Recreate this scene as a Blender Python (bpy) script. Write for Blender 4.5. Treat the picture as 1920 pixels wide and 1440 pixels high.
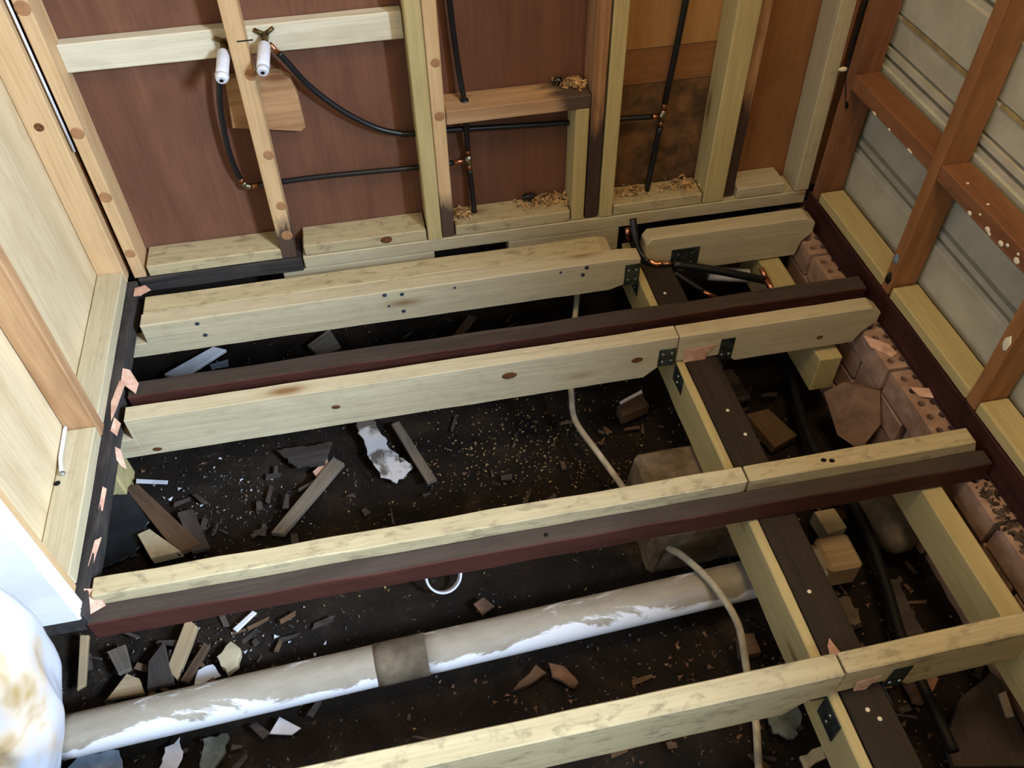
import bpy, bmesh, math, random
from mathutils import Vector, Matrix, Quaternion, noise

random.seed(7)
S = bpy.context.scene
C = S.collection
for o in list(bpy.data.objects):
    bpy.data.objects.remove(o)

# ------------------------------------------------------------------ camera
cam = bpy.data.cameras.new('camera')
camo = bpy.data.objects.new('camera', cam)
C.objects.link(camo)
cam.sensor_fit = 'HORIZONTAL'
cam.sensor_width = 36.0
cam.lens = 1596.07 / 1920 * 36
cam.clip_start = 0.02
YAW, PITCH, ROLL = 0.17731042, -0.8289305, -0.02195255
cy, sy, cp, sp = math.cos(YAW), math.sin(YAW), math.cos(PITCH), math.sin(PITCH)
fw = Vector((sy * cp, cy * cp, sp))
rt = Vector((cy, -sy, 0))
up = rt.cross(fw)
cr, sr = math.cos(ROLL), math.sin(ROLL)
r2 = cr * rt + sr * up
u2 = -sr * rt + cr * up
camo.matrix_world = Matrix(((r2.x, u2.x, -fw.x, 0), (r2.y, u2.y, -fw.y, 0), (r2.z, u2.z, -fw.z, 1.5), (0, 0, 0, 1)))
S.camera = camo

# ------------------------------------------------------------------ light
w = bpy.data.worlds.new('world')
S.world = w
w.use_nodes = True
w.node_tree.nodes['Background'].inputs[0].default_value = (0.55, 0.72, 1.0, 1)
w.node_tree.nodes['Background'].inputs[1].default_value = 0.6

def area(name, loc, target, sx, sy_, power, col):
    l = bpy.data.lights.new(name, 'AREA')
    l.shape = 'RECTANGLE'
    l.size, l.size_y, l.energy, l.color = sx, sy_, power, col
    o = bpy.data.objects.new(name, l)
    C.objects.link(o)
    o.location = loc
    o.rotation_euler = (Vector(target) - Vector(loc)).to_track_quat('-Z', 'Y').to_euler()
    return o

# daylight through the window in the right wall (beside the camera) and through the doorway on the left
area('window_daylight', (1.95, -0.90, 2.10), (-0.4, 1.3, 0.2), 0.65, 0.65, 345, (0.65, 0.82, 1.0))
area('doorway_daylight', (-1.15, 0.30, 1.1), (0.0, 0.30, 0.9), 0.8, 1.5, 5, (0.62, 0.78, 1.0))
# unseen warm overhead lamp, added as fill for the warm cast
area('warm_overhead_fill', (0.55, 0.75, 2.33), (0.55, 0.75, 0), 0.45, 0.45, 20, (1.0, 0.70, 0.36))
S.view_settings.view_transform = 'Standard'
S.view_settings.look = 'None'
S.view_settings.gamma = 1.0
S.view_settings.use_curve_mapping = False
S.view_settings.exposure = 0.0

# ------------------------------------------------------------------ materials
def lin(c):
    return tuple((x / 255 / 12.92 if x / 255 <= 0.04045 else ((x / 255 + 0.055) / 1.055) ** 2.4) for x in c) + (1,)

def base(name, rough=0.7, metal=0.0, spec=0.3):
    m = bpy.data.materials.new(name)
    m.use_nodes = True
    b = m.node_tree.nodes['Principled BSDF']
    b.inputs['Roughness'].default_value = rough
    b.inputs['Metallic'].default_value = metal
    b.inputs['Specular IOR Level'].default_value = spec
    return m, m.node_tree, b

def nd(t, kind, **kw):
    n = t.nodes.new(kind)
    for k, v in kw.items():
        if k.startswith('i_'):
            key = k[2:]
            n.inputs[int(key) if key.isdigit() else key.replace('_', ' ')].default_value = v
        else:
            setattr(n, k, v)
    return n

def ramp(t, fac, stops):
    n = t.nodes.new('ShaderNodeValToRGB')
    e = n.color_ramp.elements
    while len(e) > 1:
        e.remove(e[-1])
    e[0].position, e[0].color = stops[0]
    for p, c in stops[1:]:
        x = e.new(p)
        x.color = c
    t.links.new(fac, n.inputs[0])
    return n.outputs[0]

def mixc(t, fac, a, b, mode='MIX'):
    n = t.nodes.new('ShaderNodeMix')
    n.data_type = 'RGBA'
    n.blend_type = mode
    for sock, v in ((n.inputs[0], fac), (n.inputs[6], a), (n.inputs[7], b)):
        if hasattr(v, 'links') or isinstance(v, bpy.types.NodeSocket):
            t.links.new(v, sock)
        else:
            sock.default_value = v
    return n.outputs[2]

def coords(t, scale, rnd=37.0):
    tc = nd(t, 'ShaderNodeTexCoord')
    oi = nd(t, 'ShaderNodeObjectInfo')
    mu = nd(t, 'ShaderNodeMath', operation='MULTIPLY', i_1=rnd)
    t.links.new(oi.outputs['Random'], mu.inputs[0])
    ad = nd(t, 'ShaderNodeVectorMath', operation='ADD')
    t.links.new(tc.outputs['Object'], ad.inputs[0])
    t.links.new(mu.outputs[0], ad.inputs[1])
    mp = nd(t, 'ShaderNodeMapping')
    mp.inputs['Scale'].default_value = scale
    t.links.new(ad.outputs[0], mp.inputs[0])
    return mp.outputs[0]

def noise_n(t, vec, scale, detail=4, dist=0.0, rough=0.55):
    n = nd(t, 'ShaderNodeTexNoise', i_Scale=scale, i_Detail=detail, i_Distortion=dist, i_Roughness=rough)
    t.links.new(vec, n.inputs['Vector'])
    return n.outputs['Fac']

def bump(t, b, h, strength=0.3, dist=0.003):
    n = nd(t, 'ShaderNodeBump', i_Strength=strength, i_Distance=dist)
    t.links.new(h, n.inputs['Height'])
    t.links.new(n.outputs[0], b.inputs['Normal'])

def wood(name, light, dark, dirt=None, dirt_amt=0.3, knot=None, rough=0.65, grain=1.0, grain_str=1.0, bump_s=0.25, stain=None, fine_dirt=False):
    """timber, grain along the local X axis of the piece"""
    m, t, b = base(name, rough, 0, 0.25)
    v = coords(t, (0.7 * grain, 11 * grain, 11 * grain))
    g = noise_n(t, v, 2.6, 5, 1.1)
    k = 0.22 / grain_str
    col = ramp(t, g, [(0.5 - k, lin(dark)), (0.5 + k * 0.6, lin(light))])
    v2 = coords(t, (5, 170, 170))
    f = noise_n(t, v2, 1.0, 3)
    fine = ramp(t, f, [(0.3, (0.72, 0.72, 0.72, 1)), (0.6, (1, 1, 1, 1))])
    col = mixc(t, 0.55, col, fine, 'MULTIPLY')
    if knot:
        v3 = coords(t, (2.4, 9, 9), 91.0)
        vo = nd(t, 'ShaderNodeTexVoronoi', i_Scale=1.0)
        t.links.new(v3, vo.inputs['Vector'])
        kf = ramp(t, vo.outputs['Distance'], [(0.05, (1, 1, 1, 1)), (0.13, (0.25, 0.25, 0.25, 1)), (0.2, (0, 0, 0, 1))])
        col = mixc(t, kf, col, lin(knot))
    if dirt:
        v4 = coords(t, (9, 17, 17) if fine_dirt else (2.2, 6, 6), 53.0)
        d = noise_n(t, v4, 2.5, 7, 0.4, 0.65)
        df = ramp(t, d, [(0.52 if fine_dirt else 0.48, (0, 0, 0, 1)), (0.72, (dirt_amt,) * 3 + (1,))])
        col = mixc(t, df, col, lin(dirt))
    if stain:
        # old water stain creeping along the piece from one end: full at stain[0], gone at stain[1] (local X, metres)
        tc = nd(t, 'ShaderNodeTexCoord')
        sx = nd(t, 'ShaderNodeSeparateXYZ')
        t.links.new(tc.outputs['Object'], sx.inputs[0])
        mr = nd(t, 'ShaderNodeMapRange', i_1=stain[1], i_2=stain[0])
        t.links.new(sx.outputs[0], mr.inputs[0])
        nz = noise_n(t, coords(t, (3, 14, 14), 71.0), 2.2, 5, 0.5)
        ad = nd(t, 'ShaderNodeMath', operation='ADD')
        t.links.new(mr.outputs[0], ad.inputs[0])
        t.links.new(nz, ad.inputs[1])
        sf = ramp(t, ad.outputs[0], [(0.62, (0, 0, 0, 1)), (0.95, (0.92, 0.92, 0.92, 1))])
        col = mixc(t, sf, col, lin(stain[2]))
    t.links.new(col, b.inputs['Base Color'])
    bump(t, b, f, bump_s, 0.002)
    return m

def plain(name, c, rough=0.6, metal=0.0, var=0.12, scale=18, spec=0.3, bump_s=0.0, c2=None, lo=0.4, hi=0.65, bdist=0.003):
    m, t, b = base(name, rough, metal, spec)
    v = coords(t, (1, 1, 1))
    n = noise_n(t, v, scale, 6, 0.3, 0.6)
    dk = c2 if c2 else tuple(max(0, x * (1 - var * 1.6)) for x in c)
    col = ramp(t, n, [(lo, lin(dk)), (hi, lin(c))])
    t.links.new(col, b.inputs['Base Color'])
    if bump_s:
        bump(t, b, n, bump_s, bdist)
    return m

M = {}
M['pine'] = wood('new_pine', (199, 188, 160), (182, 169, 139), (132, 118, 94), 0.28, (132, 100, 66), 0.6, 1.0, 0.7, fine_dirt=True)
M['pine_worn'] = wood('new_pine_worn', (197, 183, 148), (173, 158, 124), (92, 80, 64), 0.62, (132, 100, 66), 0.65, 1.0, 0.7, fine_dirt=True)
M['pine_pale'] = wood('fresh_pale_pine', (226, 220, 200), (208, 200, 174), (150, 138, 112), 0.25, None, 0.55, 1.0, 0.7)
M['pine_green'] = wood('treated_pine', (200, 184, 136), (176, 160, 110), (152, 130, 88), 0.25, (124, 96, 60), 0.6, 0.9, 0.6)
M['pine_tan'] = wood('tan_pine', (216, 184, 142), (194, 156, 112), (160, 124, 88), 0.3, (156, 112, 72), 0.55, 0.8, 0.8)
M['pine_brown'] = wood('brown_grained_pine', (196, 158, 118), (158, 118, 84), (126, 92, 66), 0.45, (118, 80, 54), 0.55, 0.8, 1.0)
M['old_orange'] = wood('old_orange_timber', (172, 122, 78), (136, 90, 56), (104, 72, 50), 0.5, None, 0.6, 0.7, 0.8)
M['old_red'] = wood('old_red_timber', (150, 102, 70), (116, 76, 52), (88, 60, 46), 0.55, None, 0.6, 0.7, 0.8)
M['old_stained'] = wood('stained_old_timber', (150, 116, 84), (96, 70, 54), (44, 36, 34), 0.85, None, 0.7)
M['hardwood'] = wood('dark_hardwood_top', (76, 65, 59), (53, 44, 40), (42, 35, 31), 0.5, None, 0.75, 1.2, 0.8)
M['hardwood_red'] = wood('dark_red_hardwood', (80, 43, 35), (58, 30, 25), (36, 22, 19), 0.5, None, 0.7, 1.2, 0.8)
M['bearer_dark'] = wood('old_brown_bearer', (58, 48, 40), (43, 36, 30), (34, 29, 26), 0.5, None, 0.75)
M['maroon'] = wood('maroon_plate', (70, 34, 32), (44, 22, 22), (20, 15, 15), 0.8, None, 0.7)
M['black_wood'] = wood('blackened_plate', (62, 58, 58), (36, 33, 34), (92, 84, 80), 0.5, None, 0.8)
M['red_ply'] = wood('red_brown_plywood', (124, 86, 68), (100, 67, 53), (84, 56, 46), 0.45, None, 0.6, 0.35, 0.7, 0.08)
M['orange_ply'] = wood('orange_brown_board', (156, 110, 70), (128, 86, 54), (98, 68, 46), 0.5, None, 0.65, 0.35, 0.7, 0.08)
M['tan_ply'] = wood('tan_aged_board', (180, 136, 86), (156, 112, 70), (130, 94, 64), 0.4, None, 0.65, 0.3, 0.7, 0.08)
M['mould_ply'] = plain('mould_stained_board', (122, 88, 56), 0.75, 0, c2=(72, 54, 38), scale=22, lo=0.36, hi=0.66)
M['pale_ply'] = wood('pale_plywood', (222, 204, 172), (204, 182, 146), (176, 150, 116), 0.5, (176, 146, 112), 0.6, 0.35, 0.6, 0.06)
M['tan_foot_stain'] = wood('tan_pine_stained_foot', (216, 184, 142), (194, 156, 112), (160, 124, 88), 0.3, None, 0.6, 0.8, 0.8, stain=(-1.17, -1.03, (58, 46, 46)))
M['old_half_stain'] = wood('old_stud_half_stained', (178, 136, 98), (138, 98, 68), (96, 72, 56), 0.7, None, 0.7, stain=(-1.12, -0.74, (52, 42, 42)))
M['noggin_stain'] = wood('noggin_stained_end', (196, 162, 126), (164, 128, 96), (126, 92, 66), 0.4, None, 0.65, 0.8, 0.9, stain=(0.20, 0.04, (70, 58, 56)))
M['white_paint'] = plain('white_gloss_paint', (238, 240, 246), 0.35, 0, 0.04, 6)
M['clad'] = plain('grey_weatherboard', (190, 187, 170), 0.6, 0, scale=9, c2=(172, 168, 150), lo=0.35, hi=0.6)
M['clad_stain'] = plain('ochre_stain', (176, 156, 110), 0.7, 0, 0.15)
M['rubber'] = plain('black_pipe_sleeve', (24, 24, 30), 0.38, 0, 0.15, spec=0.5)
M['copper'] = plain('bright_copper', (218, 152, 122), 0.28, 1.0, 0.15, 60)
M['solder'] = plain('solder_grey', (176, 170, 150), 0.35, 1.0, 0.2, 80)
M['brass'] = plain('dull_brass', (150, 128, 84), 0.45, 0.8, 0.3, 60)
M['white_plastic'] = plain('white_pvc_sleeve', (226, 230, 246), 0.35, 0, 0.05, 12)
M['hole'] = plain('black_hole', (10, 9, 10), 0.9, 0, 0.05)
M['galv'] = plain('dull_galvanised_steel', (96, 104, 104), 0.45, 0.75, scale=40, c2=(58, 64, 64))
M['nail'] = plain('steel_nail_head', (180, 188, 190), 0.35, 0.9, 0.1, 60)
M['nail_blue'] = plain('blue_grey_nail_head', (84, 98, 118), 0.45, 0.5, 0.2, 60)
M['glue'] = plain('brown_adhesive_dab', (178, 132, 94), 0.6, 0, 0.08, 30)
M['knot'] = plain('dark_knot', (120, 78, 44), 0.6, 0, c2=(78, 48, 28), scale=90)
M['brick'] = plain('pink_brick', (186, 154, 136), 0.85, 0, scale=14, c2=(150, 118, 102), bump_s=0.3)
M['brick_dull'] = plain('dull_brickwork', (146, 116, 98), 0.9, 0, scale=14, c2=(112, 88, 74), bump_s=0.3)
M['mortar'] = plain('old_mortar', (104, 88, 74), 0.95, 0, scale=40, c2=(66, 54, 46), bump_s=0.5)
M['concrete'] = plain('stump_concrete', (134, 118, 98), 0.9, 0, scale=16, c2=(92, 78, 62), bump_s=0.4)
M['rubble'] = plain('grey_brown_lump', (120, 108, 90), 0.9, 0, scale=10, c2=(82, 72, 60), bump_s=0.4)
M['cable'] = plain('cream_cable', (196, 186, 164), 0.5, 0, 0.12, 30)
M['pink_paper'] = plain('pink_plaster_paper', (222, 184, 164), 0.8, 0, scale=30, c2=(186, 144, 126))
M['grey_shard'] = wood('weathered_grey_wood', (134, 124, 112), (98, 88, 80), (62, 54, 50), 0.5, None, 0.8)
M['tan_shard'] = wood('tan_offcut', (172, 150, 120), (146, 122, 94), (100, 84, 66), 0.4, None, 0.75)
M['brown_shard'] = wood('brown_offcut', (110, 86, 66), (82, 62, 48), (54, 42, 36), 0.5, None, 0.8)
M['dark_shard'] = wood('dark_offcut', (84, 76, 72), (58, 50, 48), (40, 34, 34), 0.5, None, 0.8)
M['cream_block'] = plain('cream_offcut', (206, 190, 158), 0.75, 0, 0.1, 12)
M['terracotta'] = plain('terracotta_chip', (132, 98, 78), 0.85, 0, 0.2, 25)
M['black_sheet'] = plain('black_plastic_sheet', (40, 44, 52), 0.45, 0, 0.2, 12)
M['white_bit'] = plain('white_scrap', (224, 226, 238), 0.6, 0, 0.06, 20)
M['blue_sheet'] = plain('blue_grey_scrap', (140, 156, 176), 0.55, 0, 0.15, 14)
M['rag'] = plain('grey_green_rag', (112, 120, 116), 0.85, 0, 0.2, 20, c2=(74, 78, 74))
M['flake'] = plain('peeling_white_flake', (190, 190, 196), 0.75, 0, scale=16, c2=(96, 88, 84), lo=0.42, hi=0.52)
M['chips'] = plain('pale_wood_chips', (190, 160, 116), 0.85, 0, 0.25, 50)
M['shavings'] = plain('orange_shavings', (226, 186, 134), 0.75, 0, 0.2, 50)
M['crumb'] = plain('grey_crumbs', (120, 116, 116), 0.9, 0, 0.3, 50)
M['paint_spot'] = plain('cream_paint_spot', (236, 230, 206), 0.5, 0, 0.03)
M['matt_black'] = plain('matt_black_finish', (16, 16, 18), 0.6, 0, 0.1)

# pipe: grimy white PVC with a ragged clean band on its lower front side
m, t, b = base('grimy_white_pvc', 0.45)
v = coords(t, (0.6, 1.6, 1.6), 0)
n1 = noise_n(t, v, 11, 7, 0.5, 0.65)
tcp = nd(t, 'ShaderNodeTexCoord')
sxp = nd(t, 'ShaderNodeSeparateXYZ')
t.links.new(tcp.outputs['Object'], sxp.inputs[0])
mzp = nd(t, 'ShaderNodeMath', operation='MULTIPLY_ADD', i_1=9.0, i_2=-0.22)
t.links.new(sxp.outputs[2], mzp.inputs[0])
adp = nd(t, 'ShaderNodeMath', operation='ADD')
t.links.new(mzp.outputs[0], adp.inputs[0])
t.links.new(n1, adp.inputs[1])
grime = ramp(t, adp.outputs[0], [(0.50, lin((226, 228, 238))), (0.56, lin((158, 150, 138))), (0.9, lin((134, 125, 112)))])
n2 = noise_n(t, coords(t, (1, 1, 1), 0), 4, 5, 0.8)
rust = ramp(t, n2, [(0.70, (0, 0, 0, 1)), (0.76, (0.8, 0.8, 0.8, 1))])
t.links.new(mixc(t, rust, grime, lin((150, 100, 52))), b.inputs['Base Color'])
M['pvc'] = m
# dirt
m, t, b = base('dark_soil', 0.95, 0, 0.1)
tc = nd(t, 'ShaderNodeTexCoord')
n1 = noise_n(t, tc.outputs['Object'], 5, 8, 0.6, 0.65)
col = ramp(t, n1, [(0.32, lin((22, 20, 18))), (0.55, lin((38, 32, 28))), (0.75, lin((62, 53, 44)))])
n2 = noise_n(t, tc.outputs['Object'], 60, 5, 0.2, 0.7)
spk = ramp(t, n2, [(0.62, (0, 0, 0, 1)), (0.74, (0.7, 0.7, 0.7, 1))])
col = mixc(t, spk, col, lin((110, 96, 78)))
t.links.new(col, b.inputs['Base Color'])
bump(t, b, n2, 0.6, 0.01)
M['soil'] = m
# sack: white plastic with ochre staining
m, t, b = base('white_sack_plastic', 0.4, 0, 0.4)
n1 = noise_n(t, coords(t, (1, 1, 0.6), 0), 7.0, 3, 0.6)
col = ramp(t, n1, [(0.47, lin((204, 207, 222))), (0.57, lin((214, 196, 176))), (0.66, lin((178, 148, 94)))])
t.links.new(col, b.inputs['Base Color'])
b.inputs['Subsurface Weight'].default_value = 0.0
M['sack'] = m

# ------------------------------------------------------------------ helpers
def tag(o, label=None, cat=None, group=None, kind=None):
    if label: o['label'] = label
    if cat: o['category'] = cat
    if group: o['group'] = group
    if kind: o['kind'] = kind
    return o

def empty(name, loc, label=None, cat=None, group=None, kind=None):
    o = bpy.data.objects.new(name, None)
    o.empty_display_size = 0.05
    C.objects.link(o)
    o.location = loc
    return tag(o, label, cat, group, kind)

def link(name, me, mat, parent=None, mw=None):
    o = bpy.data.objects.new(name, me)
    if mat and not me.materials:
        me.materials.append(M[mat] if isinstance(mat, str) else mat)
    C.objects.link(o)
    if mw is not None:
        o.matrix_world = mw
    if parent:
        o.parent = parent
        o.matrix_parent_inverse = pmat(parent).inverted()
    return o

def pmat(o):
    m = o.matrix_basis.copy()
    if o.parent:
        m = pmat(o.parent) @ o.matrix_parent_inverse @ m
    return m

def finish(bm, name, smooth=False):
    bmesh.ops.recalc_face_normals(bm, faces=bm.faces)
    me = bpy.data.meshes.new(name)
    bm.to_mesh(me)
    bm.free()
    if smooth:
        for p in me.polygons:
            p.use_smooth = True
    return me

def bevel(bm, r, seg=1, ang=0.5):
    if r <= 0: return
    es = [e for e in bm.edges if len(e.link_faces) == 2 and e.calc_face_angle(0) > ang]
    bmesh.ops.bevel(bm, geom=es, offset=r, segments=seg, affect='EDGES', profile=0.6, clamp_overlap=True)

def timber(name, lo, hi, axis, mat, label=None, cat=None, group=None, parent=None, bev=0.0025, lean=None, yaw=0.0, wob=0.0, segs=1, kind=None):
    """a sawn length of timber between two corners, its grain along its length"""
    lo, hi = Vector(lo), Vector(hi)
    c = (lo + hi) / 2
    d = hi - lo
    if axis == 'x':
        R, dims = Matrix.Identity(3), (d.x, d.y, d.z)
    elif axis == 'y':
        R, dims = Matrix.Rotation(math.pi / 2, 3, 'Z'), (d.y, d.x, d.z)
    else:
        R, dims = Matrix.Rotation(-math.pi / 2, 3, 'Y'), (d.z, d.y, d.x)
    if lean:
        a = R @ Vector((1, 0, 0))
        q = a.rotation_difference((a * dims[0] + Vector(lean)).normalized())
        R = q.to_matrix() @ R
    if yaw:
        R = Matrix.Rotation(yaw, 3, 'Z') @ R
    bm = bmesh.new()
    bmesh.ops.create_cube(bm, size=1)
    for v in bm.verts:
        v.co = Vector((v.co.x * dims[0], v.co.y * dims[1], v.co.z * dims[2]))
    if wob:
        segs = max(segs, int(dims[0] / 0.04))
    for i in range(1, segs):
        x = -dims[0] / 2 + dims[0] * i / segs
        bmesh.ops.bisect_plane(bm, geom=bm.verts[:] + bm.edges[:] + bm.faces[:], plane_co=(x, 0, 0), plane_no=(1, 0, 0))
    if wob:
        for v in bm.verts:
            s = Vector((v.co.x * 9 + c.x * 7, v.co.y * 40 + c.y * 5, v.co.z * 40 + c.z * 3))
            n = noise.noise_vector(s)
            v.co += Vector((0, n.y, n.z)) * wob
    bevel(bm, bev)
    me = finish(bm, name)
    mw = Matrix.Translation(c) @ R.to_4x4()
    o = link(name, me, mat, parent, mw)
    return tag(o, label, cat, group, kind)

def prism(name, outline, y0, y1, mat, label=None, cat=None, group=None, parent=None, bev=0.0025, yaw=0.0, wob=0.0, face_mat=None):
    """side outline in x,z extruded across the timber from y0 to y1"""
    cx = sum(p[0] for p in outline) / len(outline)
    cz = sum(p[1] for p in outline) / len(outline)
    cyy = (y0 + y1) / 2
    bm = bmesh.new()
    vs = [bm.verts.new((p[0] - cx, y0 - cyy, p[1] - cz)) for p in outline]
    f = bm.faces.new(vs)
    r = bmesh.ops.extrude_face_region(bm, geom=[f])
    for v in r['geom']:
        if isinstance(v, bmesh.types.BMVert):
            v.co.y += y1 - y0
    if wob:
        x0, x1 = min(p[0] for p in outline) - cx, max(p[0] for p in outline) - cx
        n = int((x1 - x0) / 0.04)
        for i in range(1, n):
            bmesh.ops.bisect_plane(bm, geom=bm.verts[:] + bm.edges[:] + bm.faces[:], plane_co=(x0 + (x1 - x0) * i / n, 0, 0), plane_no=(1, 0, 0))
        for v in bm.verts:
            nv = noise.noise_vector(Vector(((v.co.x + cx) * 9, v.co.y * 40 + cyy * 5, v.co.z * 40)))
            v.co += Vector((0, nv.y, nv.z)) * wob
    bevel(bm, bev)
    me = finish(bm, name)
    me.materials.append(M[mat])
    if face_mat:   # sides of the piece carry another coat than its worn top
        me.materials.append(M[face_mat])
        for p in me.polygons:
            if abs(p.normal.y) > 0.6:
                p.material_index = 1
    o = link(name, me, mat, parent, Matrix.Translation((cx, cyy, cz)) @ Matrix.Rotation(yaw, 4, 'Z'))
    return tag(o, label, cat, group)

def smooth_path(pts, n=8):
    P = [Vector(p) for p in pts]
    P = [P[0] * 2 - P[1]] + P + [P[-1] * 2 - P[-2]]
    out = []
    for i in range(1, len(P) - 2):
        a, b_, c, d = P[i - 1:i + 3]
        for k in range(n):
            s = k / n
            out.append(0.5 * ((2 * b_) + (c - a) * s + (2 * a - 5 * b_ + 4 * c - d) * s * s + (3 * b_ - a - 3 * c + d) * s ** 3))
    out.append(P[-2])
    return out

def tube_mesh(name, pts, r, sides=12, hollow=0.0):
    P = [Vector(p) for p in pts]
    rr = r if isinstance(r, (list, tuple)) else [r] * len(P)
    bm = bmesh.new()
    t0 = (P[1] - P[0]).normalized()
    nrm = t0.orthogonal().normalized()
    rings = []
    for i, p in enumerate(P):
        t_ = (P[min(i + 1, len(P) - 1)] - P[max(i - 1, 0)]).normalized()
        nrm = (nrm - t_ * nrm.dot(t_)).normalized()
        bi = t_.cross(nrm)
        rings.append([bm.verts.new(p + (nrm * math.cos(a) + bi * math.sin(a)) * rr[i]) for a in (2 * math.pi * k / sides for k in range(sides))])
    for a, b_ in zip(rings, rings[1:]):
        for k in range(sides):
            bm.faces.new((a[k], a[(k + 1) % sides], b_[(k + 1) % sides], b_[k]))
    bm.faces.new(rings[0])
    bm.faces.new(rings[-1])
    bmesh.ops.recalc_face_normals(bm, faces=bm.faces)
    me = bpy.data.meshes.new(name)
    bm.to_mesh(me)
    bm.free()
    for p in me.polygons:
        p.use_smooth = len(p.vertices) == 4
    return me

def tube(name, pts, r, mat, parent=None, label=None, cat=None, group=None, sides=12, curve=0):
    if curve:
        pts = smooth_path(pts, curve)
    o0 = Vector(pts[0])
    me = tube_mesh(name, [Vector(p) - o0 for p in pts], r, sides)
    o = link(name, me, mat, parent, Matrix.Translation(o0))
    return tag(o, label, cat, group)

def blob(name, c, size, mat, parent=None, label=None, cat=None, amp=0.2, freq=1.6, sub=3, rot=None, group=None):
    bm = bmesh.new()
    bmesh.ops.create_icosphere(bm, subdivisions=sub, radius=1)
    for v in bm.verts:
        n = noise.noise(v.co * freq + Vector(c) * 9)
        v.co *= 1 + amp * n
        v.co = Vector((v.co.x * size[0], v.co.y * size[1], v.co.z * size[2]))
    mw = Matrix.Translation(c) @ (Matrix.Rotation(rot, 4, 'Z') if rot else Matrix.Identity(4))
    o = link(name, finish(bm, name, True), mat, parent, mw)
    return tag(o, label, cat, group)

def slab(name, poly, z, thick, mat, label, cat, group=None, tilt=(0, 0), jag=0.0, parent=None, kind=None, bev=0.0015):
    """irregular flat piece lying on the ground: outline in x,y with real thickness"""
    cx = sum(p[0] for p in poly) / len(poly)
    cyy = sum(p[1] for p in poly) / len(poly)
    pts = [Vector((p[0] - cx, p[1] - cyy, 0)) for p in poly]
    if jag:
        out = []
        for i, p in enumerate(pts):
            q = pts[(i + 1) % len(pts)]
            n = max(2, int((q - p).length / 0.012))
            for k in range(n):
                s = k / n
                pp = p.lerp(q, s)
                if k:
                    pp += Vector((random.uniform(-1, 1), random.uniform(-1, 1), 0)) * jag
                out.append(pp)
        pts = out
    # long side gives the grain direction
    e = max(((pts[(i + 1) % len(pts)] - pts[i]) for i in range(len(pts))), key=lambda q: q.length) if not jag else Vector((1, 0, 0))
    a = math.atan2(e.y, e.x)
    R = Matrix.Rotation(-a, 3, 'Z')
    bm = bmesh.new()
    f = bm.faces.new([bm.verts.new(R @ p) for p in pts])
    r = bmesh.ops.extrude_face_region(bm, geom=[f])
    for v in r['geom']:
        if isinstance(v, bmesh.types.BMVert):
            v.co.z -= thick
    if bev: bevel(bm, bev)
    mw = Matrix.Translation((cx, cyy, z)) @ Matrix.Rotation(tilt[0], 4, 'X') @ Matrix.Rotation(tilt[1], 4, 'Y') @ Matrix.Rotation(a, 4, 'Z')
    o = link(name, finish(bm, name), mat, parent, mw)
    return tag(o, label, cat, group, kind)

def sheet(name, poly3, thick, mat, parent=None, label=None, cat=None, group=None):
    """thin torn scrap given by corners in space"""
    c = sum((Vector(p) for p in poly3), Vector()) / len(poly3)
    P = [Vector(p) - c for p in poly3]
    nrm = Vector()
    for i in range(len(P)):
        nrm += P[i].cross(P[(i + 1) % len(P)])
    nrm.normalize()
    bm = bmesh.new()
    f = bm.faces.new([bm.verts.new(p) for p in P])
    r = bmesh.ops.extrude_face_region(bm, geom=[f])
    for v in r['geom']:
        if isinstance(v, bmesh.types.BMVert):
            v.co += nrm * thick
    bmesh.ops.triangulate(bm, faces=[f for f in bm.faces if len(f.verts) > 4])
    o = link(name, finish(bm, name), mat, parent, Matrix.Translation(c))
    return tag(o, label, cat, group)

def disc(name, c, n, r, h, mat, parent, sq=1.0):
    """small round head or dab, standing h proud of its surface"""
    c, n = Vector(c), Vector(n).normalized()
    q = Vector((0, 0, 1)).rotation_difference(n)
    bm = bmesh.new()
    bmesh.ops.create_cone(bm, cap_ends=True, segments=14, radius1=r, radius2=r * 0.85, depth=h)
    for v in bm.verts:
        v.co.x *= sq
        v.co.z += h / 2
    return link(name, finish(bm, name), mat, parent, Matrix.Translation(c) @ q.to_matrix().to_4x4())

# ------------------------------------------------------------------ the setting
GZ = -0.40
bm = bmesh.new()
NX, NY = 90, 90
gx0, gx1, gy0, gy1 = -1.06, 1.42, -1.2, 2.2
grid = []
for j in range(NY + 1):
    row = []
    for i in range(NX + 1):
        x = gx0 + (gx1 - gx0) * i / NX
        y = gy0 + (gy1 - gy0) * j / NY
        z = GZ - 0.012 + 0.022 * noise.noise((x * 3, y * 3, 0)) + 0.012 * noise.noise((x * 14, y * 14, 3)) + 0.006 * noise.noise((x * 40, y * 40, 8))
        row.append(bm.verts.new((x, y, z)))
    grid.append(row)
for j in range(NY):
    for i in range(NX):
        bm.faces.new((grid[j][i], grid[j][i + 1], grid[j + 1][i + 1], grid[j + 1][i]))
ground = tag(link('floor', finish(bm, 'floor', True), 'soil'), 'bare dark soil ground under the open floor frame', None, None, 'structure')

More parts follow.
